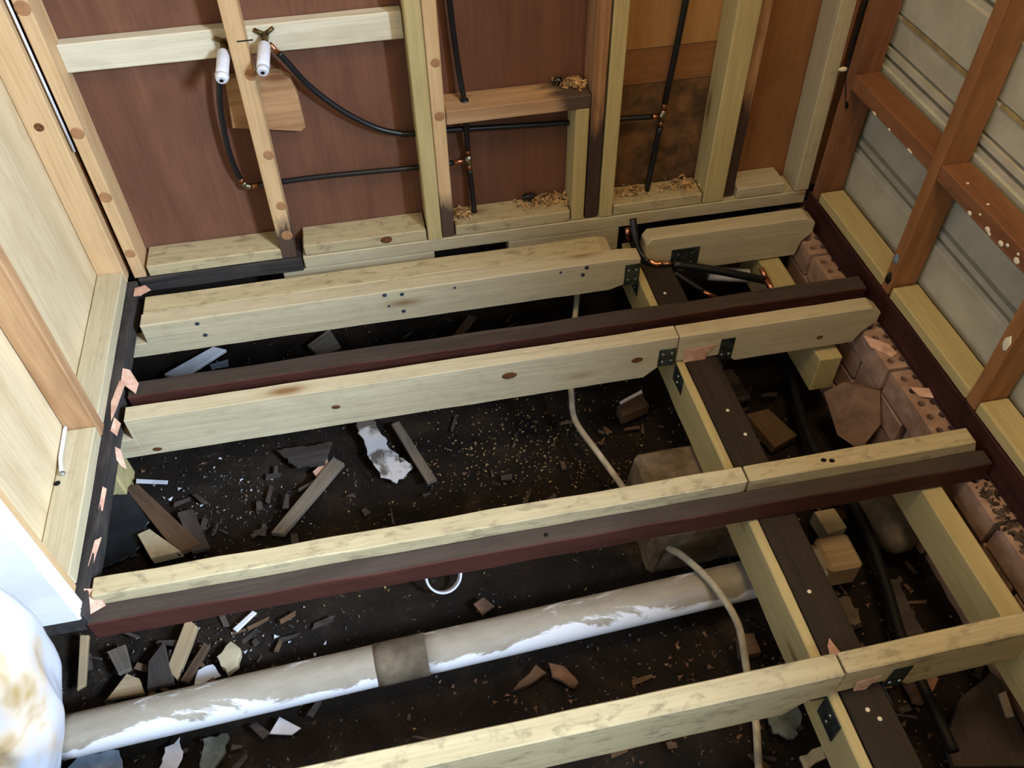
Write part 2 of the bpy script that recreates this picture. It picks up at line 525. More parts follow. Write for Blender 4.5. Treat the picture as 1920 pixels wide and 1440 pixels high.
# back wall: sheets of lining nailed behind the studs
wb = empty('wall_back', (0.3, 2.04, 0), 'red brown plywood lining behind the studs of the far wall', kind='structure')
def panel(parent, lo, hi, axis, mat):
    return timber('panel', lo, hi, axis, mat, parent=parent, bev=0.001)
panel(wb, (-0.80, 2.036, -0.05), (0.60, 2.045, 2.38), 'z', 'red_ply')
panel(wb, (0.602, 2.036, 0.452), (0.985, 2.045, 2.38), 'z', 'tan_ply')
panel(wb, (0.602, 2.038, 0.352), (0.985, 2.047, 0.450), 'x', 'orange_ply')
panel(wb, (0.602, 2.040, -0.05), (0.985, 2.049, 0.350), 'z', 'mould_ply')
panel(wb, (0.987, 2.036, -0.05), (1.40, 2.045, 2.38), 'z', 'orange_ply')
timber('wall_back_light_block', (-1.08, 2.09, -0.5), (1.42, 2.13, -0.03), 'x', 'bearer_dark', 'dark boards added below the far wall to stop outside light', kind='structure', bev=0.001)  # added below the wall so sky light cannot leak in under it
timber('wall_back_gap_block', (-1.08, 2.036, -0.10), (1.42, 2.10, -0.052), 'x', 'bearer_dark', 'dark strip added under the far wall lining to close a light gap', kind='structure', bev=0.001)  # blocker strip, closes the light gap between lining and the boards below
# left wall: pale plywood, doorway with a white jamb nearer the camera
wl = empty('wall_left', (-0.78, 1.4, 0), 'pale plywood lining behind the studs of the left wall', kind='structure')
panel(wl, (-0.782, 1.402, -0.02), (-0.773, 2.035, 2.38), 'z', 'pale_ply')
panel(wl, (-0.782, 0.948, -0.02), (-0.773, 1.400, 2.38), 'z', 'pale_ply')
panel(wl, (-0.782, -0.12, 2.05), (-0.773, 0.945, 2.38), 'y', 'pale_ply')
panel(wl, (-0.782, -1.20, -0.02), (-0.773, -0.12, 2.38), 'z', 'pale_ply')
timber('wall_left_light_block', (-1.10, -1.2, -0.5), (-1.06, 2.2, -0.05), 'y', 'bearer_dark', 'dark boards added below the left wall to stop outside light', kind='structure', bev=0.001)  # added on the left to keep the bright sky out of the subfloor
timber('wall_left_gap_block', (-1.08, 0.948, -0.09), (-0.783, 2.10, -0.058), 'y', 'bearer_dark', 'dark board added outside the left wall to close a light gap', kind='structure', bev=0.001)  # added cover, closes the light gap behind the left lining
timber('wall_left_gap_block', (-1.08, -1.22, -0.09), (-0.783, -0.10, -0.058), 'y', 'bearer_dark', 'dark board added left of the doorway to close a light gap', kind='structure', bev=0.001)  # same added cover against light, on the near side of the doorway
timber('floor_hall', (-2.4, -1.22, -0.06), (-1.08, 2.10, -0.02), 'y', 'bearer_dark', 'boarded hall floor beyond the doorway', kind='structure', bev=0.001)
# near wall and ceiling close the room behind the camera
timber('wall_front', (-0.80, -1.26, -0.5), (1.40, -1.22, 2.40), 'x', 'pale_ply', 'pale lined wall behind the viewpoint', kind='structure', bev=0.001)
timber('ceiling', (-0.85, -1.26, 2.40), (1.45, 2.10, 2.44), 'y', 'pale_ply', 'timber boarded ceiling over the stripped room', kind='structure', bev=0.001)
# right wall: weatherboards seen from inside, each lapped over the next, with a window beside the camera
wr = empty('wall_right', (1.35, 1.2, 0), 'grey weatherboards seen from inside between the studs of the right wall', kind='structure')
def weatherboard(zb, y0, y1):
    h = 0.262
    # profile x,z : inner face with a rebate at the bottom, a slight bead half way and a tongue at the top
    pr = [(1.358, zb - 0.002), (1.358, zb + 0.007), (1.342, zb + 0.009), (1.342, zb + 0.026), (1.357, zb + 0.028), (1.357, zb + 0.035), (1.345, zb + 0.037),
          (1.343, zb + 0.105), (1.347, zb + 0.110), (1.343, zb + 0.118), (1.339, zb + h - 0.022), (1.345, zb + h - 0.018), (1.345, zb + h - 0.004),
          (1.362, zb + h - 0.004), (1.362, zb - 0.004)]
    bm = bmesh.new()
    L = (y1 - y0) / 2
    a = [bm.verts.new((-L, -(x - 1.35), z - zb)) for x, z in pr]
    b_ = [bm.verts.new((L, -(x - 1.35), z - zb)) for x, z in pr]
    bm.faces.new(a)
    bm.faces.new(b_)
    for i in range(len(pr)):
        k = (i + 1) % len(pr)
        bm.faces.new((a[i], a[k], b_[k], b_[i]))
    mw = Matrix.Translation((1.358, (y0 + y1) / 2, zb)) @ Matrix.Rotation(math.pi / 2, 4, 'Z')
    return link('weatherboard', finish(bm, 'weatherboard'), 'clad', wr, mw)
for zb in (-0.10, 0.162, 0.424, 0.686, 0.948):
    weatherboard(zb, -1.22, 2.034)
for zb in (1.21, 1.472, 1.734, 1.996):
    weatherboard(zb, 0.0, 2.034)
    weatherboard(zb, -1.22, -0.9)
weatherboard(2.258, -1.22, 2.034)

for y0, y1 in ((1.50, 1.885), (1.09, 1.457), (0.66, 1.05)):
    timber('stain_line', (1.3485, y0, 0.528), (1.3500, y1, 0.539), 'y', 'clad_stain', parent=wr, bev=0)
window = empty('window_1', (1.33, -0.45, 0.95), 'window opening in the right wall beside the viewpoint', kind='structure')
for lo, hi, ax in [((1.255, -0.005, 1.21), (1.41, 0.017, 2.26), 'z'), ((1.255, -0.917, 1.21), (1.41, -0.895, 2.26), 'z'), ((1.255, -0.917, 1.19), (1.43, 0.017, 1.21), 'y'), ((1.255, -0.917, 2.235), (1.41, 0.017, 2.255), 'y')]:
    timber('added_window_reveal', lo, hi, ax, 'pine_tan', parent=window, bev=0.002)  # deep reveal, added to cut daylight grazing toward the right side
# brick footing under the right wall
wf = empty('wall_footing', (1.27, 1.0, GZ), 'pink cored brick footing under the right wall', kind='structure')
bl, bh, bd = 0.226, 0.074, 0.105
bm = bmesh.new()
bmesh.ops.create_cube(bm, size=1)
for v in bm.verts: v.co = Vector((v.co.x * bd, v.co.y * bl, v.co.z * bh))
bevel(bm, 0.003)
brick_me = finish(bm, 'brick')
brick_me.materials.append(M['brick'])
# top course brick: two rows of core holes cut right into it
bm = bmesh.new()
hx = [-0.031, 0.0, 0.031]
nyh = 5
hys = [(-2 + k) * 0.043 for k in range(nyh)]
R_ = 0.0095
xs = [-bd / 2, -0.0155, 0.0155, bd / 2]
ys = [-bl / 2] + [(-1.5 + k) * 0.043 for k in range(4)] + [bl / 2]
zt, zb_ = bh / 2, -bh / 2
for i in range(3):
    for j in range(5):
        X0, X1, Y0, Y1 = xs[i], xs[i + 1], ys[j], ys[j + 1]
        c = Vector((hx[i], hys[j], zt))
        N = 8
        ring, outer, deep = [], [], []
        for k in range(N):
            a = 2 * math.pi * (k + 0.5) / N
            d = Vector((math.cos(a), math.sin(a), 0))
            s = min((X1 - c.x) / d.x if d.x > 0 else (X0 - c.x) / d.x, (Y1 - c.y) / d.y if d.y > 0 else (Y0 - c.y) / d.y)
            ring.append(bm.verts.new(c + d * R_))
            deep.append(bm.verts.new(c + d * R_ + Vector((0, 0, -0.05))))
            outer.append(bm.verts.new(c + d * s))
        cor = {0: (X1, Y1), 2: (X0, Y1), 4: (X0, Y0), 6: (X1, Y0)}
        for k in range(N):
            k2 = (k + 1) % N
            bm.faces.new((ring[k], ring[k2], deep[k2], deep[k]))
            if k in cor:
                q = bm.verts.new((cor[k][0], cor[k][1], zt))
                bm.faces.new((ring[k], outer[k], q, outer[k2], ring[k2]))
            else:
                bm.faces.new((ring[k], outer[k], outer[k2], ring[k2]))
        bm.faces.new(deep)
t8 = [bm.verts.new((sx * bd / 2, sy_ * bl / 2, z)) for z in (zt, zb_) for sx, sy_ in ((-1, -1), (1, -1), (1, 1), (-1, 1))]
for k in range(4):
    bm.faces.new((t8[k], t8[(k + 1) % 4], t8[4 + (k + 1) % 4], t8[4 + k]))
bm.faces.new(t8[4:])
bmesh.ops.remove_doubles(bm, verts=bm.verts, dist=1e-5)
cored_me = finish(bm, 'cored_brick')
cored_me.materials.append(M['brick'])
for cidx in range(4):
    zc = -0.092 - bh / 2 - cidx * 0.084
    off = 0.118 if cidx % 2 else 0.0
    y = 0.22 + off
    while y < 1.98:
        o = bpy.data.objects.new('brick', cored_me if cidx == 0 else brick_me)
        C.objects.link(o)
        j = random.uniform(-0.006, 0.006)
        o.matrix_world = Matrix.Translation((1.215 + bd / 2 + j, y, zc)) @ Matrix.Rotation(random.uniform(-0.03, 0.03), 4, 'Z')
        o.parent = wf
        o.matrix_parent_inverse = pmat(wf).inverted()
        y += 0.236
timber('mortar', (1.226, -1.2, -0.46), (1.325, 2.03, -0.105), 'y', 'mortar', parent=wf, bev=0)
timber('wall_outer_light_block', (1.37, -1.22, -0.5), (1.40, 2.10, -0.05), 'y', 'bearer_dark', 'dark boards added outside the brick footing to stop outside light', kind='structure', bev=0.001)  # unseen, added to shut out light from behind the bricks

# ------------------------------------------------------------------ floor frame
# first row by the far wall
o = prism('floor_joist', [(-0.658, 0), (0.628, 0), (0.684, -0.006), (0.684, -0.072), (0.655, -0.09), (0.60, -0.108), (-0.715, -0.108), (-0.715, -0.062), (-0.658, -0.062)],
      1.748, 1.796, 'pine', 'pale joist closest to the far wall, left length with blue nail heads on its face', 'joist', wob=0.0015)
for x, z in [(-0.517, -0.018), (-0.508, -0.061), (0.019, -0.015), (0.017, -0.076), (-0.027, -0.010), (0.162, -0.018), (0.456, -0.016), (0.529, -0.012), (0.519, -0.036), (-0.02, -0.05)]:
    disc('nail_head', (x, 1.7478, z), (0, -1, 0), random.choice((0.004, 0.006)), 0.002, 'nail_blue', o)
prism('packing_batten', [(-0.655, -0.002), (0.585, -0.002), (0.615, -0.010), (0.615, -0.09), (-0.655, -0.09)], 1.799, 1.866, 'pine_worn',
      'pale packing batten nailed along the back of the farthest joist', 'batten', wob=0.0015)
prism('floor_joist', [(0.735, -0.001), (1.205, -0.001), (1.232, -0.020), (1.232, -0.055), (1.205, -0.085), (1.195, -0.134), (0.83, -0.134), (0.80, -0.095), (0.745, -0.088), (0.722, -0.06), (0.722, -0.018)],
      1.815, 1.868, 'pine', 'short pale joist beside the right corner with dark bracket', 'joist', wob=0.0015)
# second row : old dark joist with a new one in front
prism('old_joist', [(-0.672, -0.022), (1.245, -0.022), (1.245, -0.086), (-0.672, -0.086)], 1.520, 1.573, 'hardwood', 'old dark joist lying behind the second pale joist', 'joist', wob=0.003, face_mat='hardwood_red')
o = prism('floor_joist', [(-0.662, 0), (0.683, 0), (0.683, -0.088), (0.648, -0.090), (0.603, -0.131), (-0.735, -0.131), (-0.735, -0.066), (-0.662, -0.066)],
      1.423, 1.467, 'pine', 'second pale joist from the far wall, long left length with three brown knots', 'joist', wob=0.0015)
for x, z, r in [(-0.182, -0.062, 0.007), (0.249, -0.045, 0.012), (0.58, -0.06, 0.010), (-0.621, -0.114, 0.007)]:
    disc('knot', (x, 1.4226, z), (0, -1, 0), r, 0.0012, 'knot', o, sq=1.6)
o = prism('floor_joist', [(0.686, 0), (1.205, 0), (1.235, -0.022), (1.235, -0.05), (1.20, -0.085), (1.185, -0.120), (0.852, -0.120), (0.815, -0.088), (0.686, -0.088)],
      1.423, 1.467, 'pine', 'second pale joist from the far wall, short right length above the brick footing', 'joist', wob=0.0015)
disc('knot', (1.08, 1.4226, -0.080), (0, -1, 0), 0.006, 0.0012, 'knot', o, sq=1.5)
# third row : new joist, old dark one in front and lower
prism('floor_joist', [(-0.676, 0), (0.686, 0), (0.684, -0.088), (-0.676, -0.088)], 0.969, 1.012, 'pine_worn', 'third pale joist, long left length backing the reddish old joist', 'joist', wob=0.002)
o = prism('floor_joist', [(0.690, 0), (1.222, 0), (1.235, -0.034), (1.235, -0.086), (0.692, -0.088)], 0.969, 1.012, 'pine_worn', 'third pale joist, short right length with two black spots on top', 'joist', wob=0.002)
for x, y in [(0.885, 0.985), (0.868, 0.99)]:
    disc('nail_hole', (x, y, 0.0004), (0, 0, 1), 0.0055, 0.0008, 'hole', o, sq=1.2)
o = prism('old_joist', [(-0.690, -0.031), (1.25, -0.031), (1.25, -0.089), (-0.690, -0.089)], 0.925, 0.967, 'hardwood', 'old reddish brown joist along the front of the third pale joist', 'joist', wob=0.0025, face_mat='hardwood_red')
disc('nail_hole', (0.235, 0.945, -0.0305), (0, 0, 1), 0.005, 0.0012, 'hole', o)
# fourth row, nearest
prism('floor_joist', [(-1.05, 0), (0.696, 0), (0.696, -0.088), (0.645, -0.092), (0.605, -0.140), (-1.05, -0.140)], 0.522, 0.566, 'pine_worn', 'nearest pale joist, long left length crossing the bottom of the view', 'joist', wob=0.0015, yaw=0.010)
prism('floor_joist', [(0.700, 0.001), (1.235, 0.001), (1.235, -0.125), (0.862, -0.130), (0.815, -0.088), (0.700, -0.088)], 0.535, 0.575, 'pine_worn', 'nearest pale joist, short right length by the right wall', 'joist', wob=0.0015, yaw=0.018)
# bearers running away from the camera
timber('new_bearer', (0.688, 0.10, -0.225), (0.711, 1.93, -0.093), 'y', 'pine_green', 'pale new bearer fixed along the left side of the old brown one', 'bearer', wob=0.0015)
o = timber('old_bearer', (0.713, 0.10, -0.19), (0.797, 1.93, -0.091), 'y', 'bearer_dark', 'old dark brown bearer running under the joists toward the far wall', 'bearer', wob=0.001)
for x, y in [(0.758, 1.24), (0.772, 1.16), (0.742, 1.685), (0.745, 0.74), (0.762, 0.47), (0.748, 0.49)]:
    disc('paint_drip', (x, y, -0.0905), (0, 0, 1), 0.0045, 0.0012, 'paint_spot', o)
timber('side_bearer', (1.100, 0.45, -0.205), (1.150, 1.00, -0.0925), 'y', 'pine_green', 'pale side bearer against the pink bricks between the two nearest joists', 'bearer', wob=0.001)
timber('side_bearer', (1.085, 1.395, -0.262), (1.150, 1.92, -0.140), 'y', 'pine_green', 'short pale bearer end beside the bricks under the second joist', 'bearer', wob=0.001)
# plates
timber('old_floor_plate', (-0.80, 0.93, -0.056), (-0.683, 1.94, -0.001), 'y', 'black_wood', 'blackened old plate under the left wall studs', 'plate', wob=0.003)
timber('old_floor_plate', (1.262, 0.2, -0.088), (1.345, 1.94, -0.001), 'y', 'maroon', 'dark maroon plate on the bricks under the right wall', 'plate', wob=0.003)
timber('old_floor_plate', (-0.680, 1.940, -0.046), (-0.240, 2.035, -0.001), 'x', 'black_wood', 'blackened old plate under the far wall in the left corner', 'plate', wob=0.003)
timber('floor_plate', (-0.236, 1.943, -0.043), (1.258, 2.035, -0.001), 'x', 'pine', 'long pale floor plate under the studs of the far wall', 'plate', wob=0.001)
timber('packing_strip', (-0.300, 1.944, -0.13), (0.130, 1.985, -0.0440), 'x', 'pine', 'pale packing strip left of the dark slot below the far plate', 'strip')
timber('packing_strip', (0.347, 1.944, -0.13), (0.680, 1.985, -0.0440), 'x', 'pine', 'pale packing strip right of the dark slot below the far plate', 'strip')

# ------------------------------------------------------------------ far wall framing
TOP = 2.38
def dabs(o, pts, n, r, eps=0.0):
    for p in pts:
        disc('adhesive_dab', p, n, r * random.uniform(0.9, 1.12), 0.0012, 'glue', o)
o = timber('wall_stud', (-0.688, 1.945, 0.001), (-0.657, 2.034, TOP), 'z', 'pine_tan', 'tan corner stud of the far wall with four brown glue dabs', 'stud', bev=0.002)
dabs(o, [(-0.672, 1.9448, z) for z in (0.085, 0.263, 0.442, 0.735)], (0, -1, 0), 0.015)
o = timber('wall_stud', (-0.274, 1.945, 0.002), (-0.234, 1.998, TOP), 'z', 'pine_tan', 'narrow tan stud standing between the two tap outlets', 'stud', bev=0.0015, lean=(0.035, 0, 0))
o.data.materials[0] = M['tan_foot_stain']
dabs(o, [(-0.263, 1.9448, 0.078), (-0.258, 1.9448, 0.174), (-0.256, 1.9448, 0.327), (-0.250, 1.9448, 0.539)], (0, -1, 0), 0.014)
timber('pencil_mark', (-0.262, 1.9444, 0.618), (-0.226, 1.9449, 0.621), 'x', 'hole', parent=o, bev=0)
timber('wall_stud', (0.117, 1.940, 0.001), (0.1565, 2.034, TOP), 'z', 'pine_green', 'greenish pale stud paired with the tan stud left of the niche', 'stud', bev=0.0025)
o = timber('wall_stud', (0.158, 1.945, 0.001), (0.193, 2.034, TOP), 'z', 'pine_tan', 'tan stud on the left of the niche with two glue dabs', 'stud')
dabs(o, [(0.1795, 1.9448, 0.52), (0.1785, 1.9448, 0.379)], (0, -1, 0), 0.013)
o.data.materials[0] = M['tan_foot_stain']
timber('wall_stud', (0.533, 1.946, 0.001), (0.570, 2.030, 0.352), 'z', 'pine_green', 'short pale stud holding up the niche noggin', 'stud')
timber('wall_stud', (0.574, 1.947, 0.001), (0.611, 2.034, TOP), 'z', 'old_half_stain', 'dark stained old stud on the right of the niche', 'stud', wob=0.001)
timber('wall_stud', (0.615, 1.942, 0.001), (0.654, 2.034, TOP), 'z', 'pine_green', 'greenish pale stud beside the dark stained stud', 'stud', bev=0.0025)
timber('wall_stud', (0.930, 1.943, 0.001), (0.993, 2.034, TOP), 'z', 'pine_green', 'wide pale stud right of the upright black pipe', 'stud', bev=0.003)
timber('wall_stud', (0.996, 1.962, 0.001), (1.032, 2.034, TOP), 'z', 'old_half_stain', 'old stained stud tucked behind the wide pale stud', 'stud', wob=0.001)
timber('wall_stud', (1.188, 1.943, 0.001), (1.232, 2.034, TOP), 'z', 'pine', 'last pale stud of the far wall before the right corner', 'stud', lean=(-0.06, 0, 0))
timber('wall_stud', (1.234, 1.948, 0.001), (1.262, 2.034, TOP), 'z', 'old_red', 'old reddish stud of the far wall in the right corner', 'stud', wob=0.001)
# packers lying on the plate between the studs
for x0, x1, nm in [(-0.648, -0.282, 'between the left corner and the narrow stud'), (-0.228, 0.113, 'with a brown knot left of the paired studs'),
                   (0.197, 0.529, 'below the niche with the pipe through it'), (0.658, 0.926, 'where the right upright pipe goes down'), (1.036, 1.183, 'short and clean near the right corner')]:
    o = timber('packing_block', (x0, 1.9455, 0.001), (x1, 2.034, 0.035), 'x', 'pine_worn' if x0 < 0.7 else 'pine', 'pale packing block on the far plate, ' + nm, 'block', wob=0.001)
    if -0.23 < x0 < -0.22:
        disc('knot', (0.0, 1.9450, 0.020), (0, -1, 0), 0.012, 0.0012, 'knot', o, sq=1.4)
# noggins
timber('noggin', (-0.658, 2.000, 0.560), (0.115, 2.034, 0.627), 'x', 'pine_pale', 'pale noggin carrying the two tap outlets behind the narrow stud', 'noggin', wob=0.001)
o = timber('noggin', (0.195, 1.947, 0.350), (0.572, 2.034, 0.389), 'x', 'noggin_stain', 'brown stained noggin over the niche on the far wall', 'noggin', wob=0.001)
# backing block behind the narrow stud
bm = bmesh.new()
out = [(-0.335, 0.375), (-0.17, 0.345), (-0.158, 0.355), (-0.160, 0.44), (-0.168, 0.485), (-0.19, 0.505), (-0.32, 0.505)]
prism('backing_block', out, 2.006, 2.034, 'pine_brown', 'round cornered tan backing block fixed below the tap outlets', 'block')

# shavings left by drilling
def shavings(name, boxes, n, mat, label, size=(0.004, 0.011)):
    bm = bmesh.new()
    for k in range(n):
        bx = boxes[k % len(boxes)]
        c = Vector((random.gauss(bx[0], bx[3]), random.gauss(bx[1], bx[4]), bx[2] + random.uniform(0.0005, bx[5])))
        s = random.uniform(*size)
        q = Quaternion((random.uniform(-1, 1), random.uniform(-1, 1), random.uniform(-1, 1)), random.uniform(0, 6.28))
        vs = [bm.verts.new(c + q @ Vector(p)) for p in ((-s, -s * 0.4, 0), (0, -s * 0.4, s * 0.5), (s, -s * 0.4, 0), (s, s * 0.4, 0), (0, s * 0.4, s * 0.5), (-s, s * 0.4, 0))]
        bm.faces.new((vs[0], vs[1], vs[4], vs[5]))
        bm.faces.new((vs[1], vs[2], vs[3], vs[4]))
    return tag(link(name, finish(bm, name), mat), label, 'shavings', None, 'stuff')
shavings('wood_shavings', [(0.45, 2.005, 0.036, 0.035, 0.014, 0.010), (0.50, 2.005, 0.036, 0.025, 0.014, 0.012), (0.215, 1.995, 0.036, 0.014, 0.014, 0.008)], 260, 'shavings', 'orange drill shavings heaped on the packing block below the niche')
shavings('wood_shavings', [(0.53, 2.01, 0.390, 0.022, 0.010, 0.010), (0.55, 2.0, 0.390, 0.012, 0.016, 0.010)], 130, 'shavings', 'drill shavings on the niche noggin')
shavings('wood_shavings', [(0.88, 2.0, 0.036, 0.03, 0.016, 0.010), (0.72, 2.0, 0.036, 0.03, 0.014, 0.006)], 160, 'shavings', 'drill shavings at the foot of the right upright pipe')
blob('rubber_offcut', (0.50, 2.018, 0.398), (0.014, 0.010, 0.011), 'rubber', label='small black rubber offcut on the niche noggin', cat='offcut', amp=0.4)
blob('rubber_offcut', (0.425, 2.020, 0.047), (0.020, 0.010, 0.012), 'rubber', label='small black rubber offcut on the block below the niche', cat='offcut', amp=0.4)

# ------------------------------------------------------------------ left wall framing
o = timber('wall_stud', (-0.772, 1.931, 0.001), (-0.705, 1.984, TOP), 'z', 'pine_tan', 'tan left wall stud in the far corner with a round knot hole', 'stud', bev=0.002)
disc('knot', (-0.742, 1.9305, 0.475), (0, -1, 0), 0.011, 0.001, 'knot', o)
o = timber('wall_stud', (-0.772, 1.386, 0.001), (-0.703, 1.421, TOP), 'z', 'pine_brown', 'brown grained stud in the middle of the left wall', 'stud', bev=0.003)
timber('wall_stud', (-0.772, 0.964, 0.001), (-0.705, 1.000, TOP), 'z', 'pine_tan', 'tan left wall stud against the white door jamb', 'stud', bev=0.003)
timber('packing_block', (-0.771, 1.423, 0.001), (-0.705, 1.929, 0.040), 'y', 'pine', 'long pale block on the left plate in the far bay', 'block', wob=0.001)
o = timber('packing_block', (-0.771, 1.002, 0.001), (-0.705, 1.384, 0.040), 'y', 'pine', 'pale block on the left plate next to the brown stud', 'block', wob=0.001)
disc('knot_hole', (-0.764, 1.235, 0.0402), (0, 0, 1), 0.007, 0.0006, 'hole', o)
timber('door_1', (-0.80, 0.926, -0.012), (-0.690, 0.946, 2.05), 'z', 'white_paint', 'white painted door jamb at the left edge', kind='structure', bev=0.003)
timber('trim_1', (-0.703, 0.946, -0.03), (-0.690, 0.962, 2.05), 'z', 'white_paint', 'white edge trim beside the door jamb', kind='structure', bev=0.002)
tube('wire_bead', [(-0.6965, 1.948, 0.395), (-0.6965, 1.948, 0.56), (-0.6965, 1.948, 0.80)], 0.003, 'white_plastic', None, 'thin white bead in the gap of the left far corner', 'bead', sides=8)
o = tube('tie_wire', [(-0.765, 1.384, 0.052), (-0.766, 1.34, 0.047), (-0.765, 1.30, 0.046), (-0.758, 1.262, 0.044)], 0.0045, 'white_plastic', None, 'shiny silver tie wire at the foot of the brown left stud', 'wire', sides=8, curve=4)
blob('wire_end', (-0.756, 1.257, 0.045), (0.007, 0.006, 0.004), 'nail', o)

# ------------------------------------------------------------------ right wall framing
for y0, y1, nm, mt in [(1.888, 1.922, 'reddish right wall stud in the far corner', 'old_red'), (1.460, 1.495, 'orange brown right wall stud crossing the noggins', 'old_orange'), (1.052, 1.087, 'near right wall stud with a white paint patch', 'old_orange')]:
    o = timber('wall_stud', (1.264, y0, 0.001), (1.337, y1, TOP), 'z', mt, nm, 'stud', wob=0.0015, bev=0.002)
    if y0 > 1.4 and y0 < 1.5:
        blob('paint_patch', (1.2635, 1.480, 0.105), (0.0015, 0.010, 0.014), 'blue_sheet', o, amp=0.3)
    if y0 < 1.2:
        blob('paint_patch', (1.2635, 1.066, 0.205), (0.0015, 0.010, 0.020), 'paint_spot', o, amp=0.3)

for y0, y1, nm in [(1.497, 1.886, 'reddish noggin in the far bay of the right wall'), (1.089, 1.458, 'orange noggin in the near bay of the right wall, spattered with cream paint')]:
    o = timber('noggin', (1.2645, y0, 0.355), (1.337, y1, 0.396), 'y', 'old_red', nm, 'noggin', wob=0.0015)
    if y0 < 1.2:
        for y, z, r in [(1.319, 0.362, 0.007), (1.253, 0.367, 0.008), (1.243, 0.362, 0.005), (1.204, 0.367, 0.008), (1.186, 0.376, 0.005), (1.147, 0.366, 0.009), (1.29, 0.379, 0.0035), (1.151, 0.380, 0.004)]:
            blob('paint_spot', (1.264, y, z), (0.0015, r, r * 0.8), 'paint_spot', o, amp=0.3, sub=2)
        for y in (1.38, 1.30):
            blob('paint_spot', (1.282, y, 0.3962), (0.004, 0.004, 0.0012), 'paint_spot', o, amp=0.3, sub=2)
    else:
        for y, z, r in [(1.756, 0.3575, 0.010), (1.678, 0.357, 0.006), (1.579, 0.358, 0.012)]:
            blob('paint_spot', (1.264, y, z), (0.0015, r, 0.0035), 'paint_spot', o, amp=0.3, sub=2)
for y0, y1, nm in [(1.497, 1.880, 'yellow pine block on the right plate in the far bay'), (1.089, 1.452, 'yellow pine block on the right plate between the two studs'), (0.658, 1.050, 'yellow pine block on the right plate nearest the camera')]:
    timber('packing_block', (1.263, y0, 0.001), (1.336, y1, 0.035), 'y', 'pine_green', nm, 'block', bev=0.004, wob=0.001)
blob('sealant_blob', (1.268, 1.478, 0.045), (0.010, 0.012, 0.022), 'matt_black', label='black sealant blob at the foot of the orange right stud', cat='sealant', amp=0.3)
tube('gap_shade_strip', [(1.268, 1.884, 0.30), (1.266, 1.934, 0.42), (1.268, 1.936, 0.70), (1.268, 1.936, 1.2)], 0.0045, 'matt_black', None, 'black strip standing for the dark gap in the right corner', 'matt_black', sides=8, curve=4)  # shade of the open corner gap, put in as a solid black strip
blob('plaster_dab', (1.250, 1.925, 0.392), (0.012, 0.006, 0.006), 'paint_spot', label='cream plaster dab in the right corner beside the black gap strip', cat='plaster', amp=0.3)

# ------------------------------------------------------------------ plumbing on the far wall
def collar(parent, p0, p1, r, mat='copper', name='copper_end'):
    return tube(name, [p0, p1], r, mat, parent, sides=14)
PY = 2.012
def sleeve(parent, pts, curve=6, r=0.0075):
    return tube('sleeve', pts, r, 'rubber', parent, curve=curve, sides=12)
# hot: tap outlet > curved drop > elbow > run > tee with risers
def tap(x, zc, label, splay):
    e = empty('tap_outlet', (x, 2.0, zc), label, 'tap outlet')
    end = Vector((x - 0.012, 1.905, zc - 0.035))
    st = Vector((x, 1.999, zc))
    d = (end - st).normalized()
    tube('brass_stem', [st, st + d * 0.045], 0.009, 'brass', e)
    tube('white_sleeve', [st + d * 0.030, st + d * 0.034, st + d * 0.085, end], [0.011, 0.0145, 0.0145, 0.0145], 'white_plastic', e, sides=18)
    cap = tube('sleeve_cap', [end + d * 0.0, end + d * 0.010, end + d * 0.013], [0.0165 if splay else 0.0135, 0.0135, 0.011], 'white_plastic', e, sides=18)
    tube('bore', [end + d * 0.0132, end + d * 0.0145], 0.0045, 'hole', cap)
    for s in (-1, 1):
        tube('mounting_lug', [st + Vector((0, -0.004, 0)), st + Vector((s * 0.022, -0.003, 0.012 if splay else 0.014))], [0.006, 0.0045], 'brass', e, sides=8)
    return e, st, d
e1, s1, d1 = tap(-0.296, 0.598, 'left white sleeved tap outlet on the pale noggin', True)
e2, s2, d2 = tap(-0.203, 0.606, 'right white sleeved tap outlet beside the narrow tan stud', False)
hp = empty('water_pipe', (-0.34, PY, 0.2), 'black pipe dropping from the left tap outlet to the low tee in the niche', 'pipe')
sleeve(hp, [(-0.303, 1.975, 0.580), (-0.320, 1.985, 0.54), (-0.345, 1.995, 0.45), (-0.357, 2.003, 0.35), (-0.358, 2.008, 0.28), (-0.352, PY, 0.228)])
collar(hp, (-0.352, PY, 0.232), (-0.348, PY, 0.214), 0.0065)
tube('solder_joint', [(-0.348, PY, 0.216), (-0.342, PY, 0.204), (-0.330, PY, 0.200)], 0.0085, 'solder', hp, curve=4)
collar(hp, (-0.334, PY, 0.200), (-0.306, PY, 0.202), 0.0065)
sleeve(hp, [(-0.310, PY, 0.202), (-0.15, PY, 0.204), (0.0, PY, 0.200), (0.12, PY, 0.196), (0.212, PY, 0.197)])
collar(hp, (0.208, PY, 0.197), (0.245, PY, 0.200), 0.0065)
rp = empty('water_pipe', (0.25, PY, 0.0), 'upright black pipe in the niche with a copper tee', 'pipe')
sleeve(rp, [(0.222, 2.0, 0.90), (0.230, 2.002, 0.64), (0.240, 2.0, 0.48), (0.248, 1.990, 0.395), (0.2505, 1.994, 0.345), (0.252, 2.003, 0.28), (0.253, PY, 0.232)])
collar(rp, (0.253, PY, 0.236), (0.253, PY, 0.215), 0.0068)
tube('tee', [(0.253, PY, 0.216), (0.254, PY, 0.186)], 0.0095, 'solder', rp)
tube('tee_branch', [(0.243, PY, 0.201), (0.253, PY, 0.201)], 0.009, 'solder', rp)
collar(rp, (0.254, PY, 0.188), (0.255, PY, 0.165), 0.0068)
sleeve(rp, [(0.255, PY, 0.170), (0.258, 2.006, 0.10), (0.260, 1.997, 0.037)])
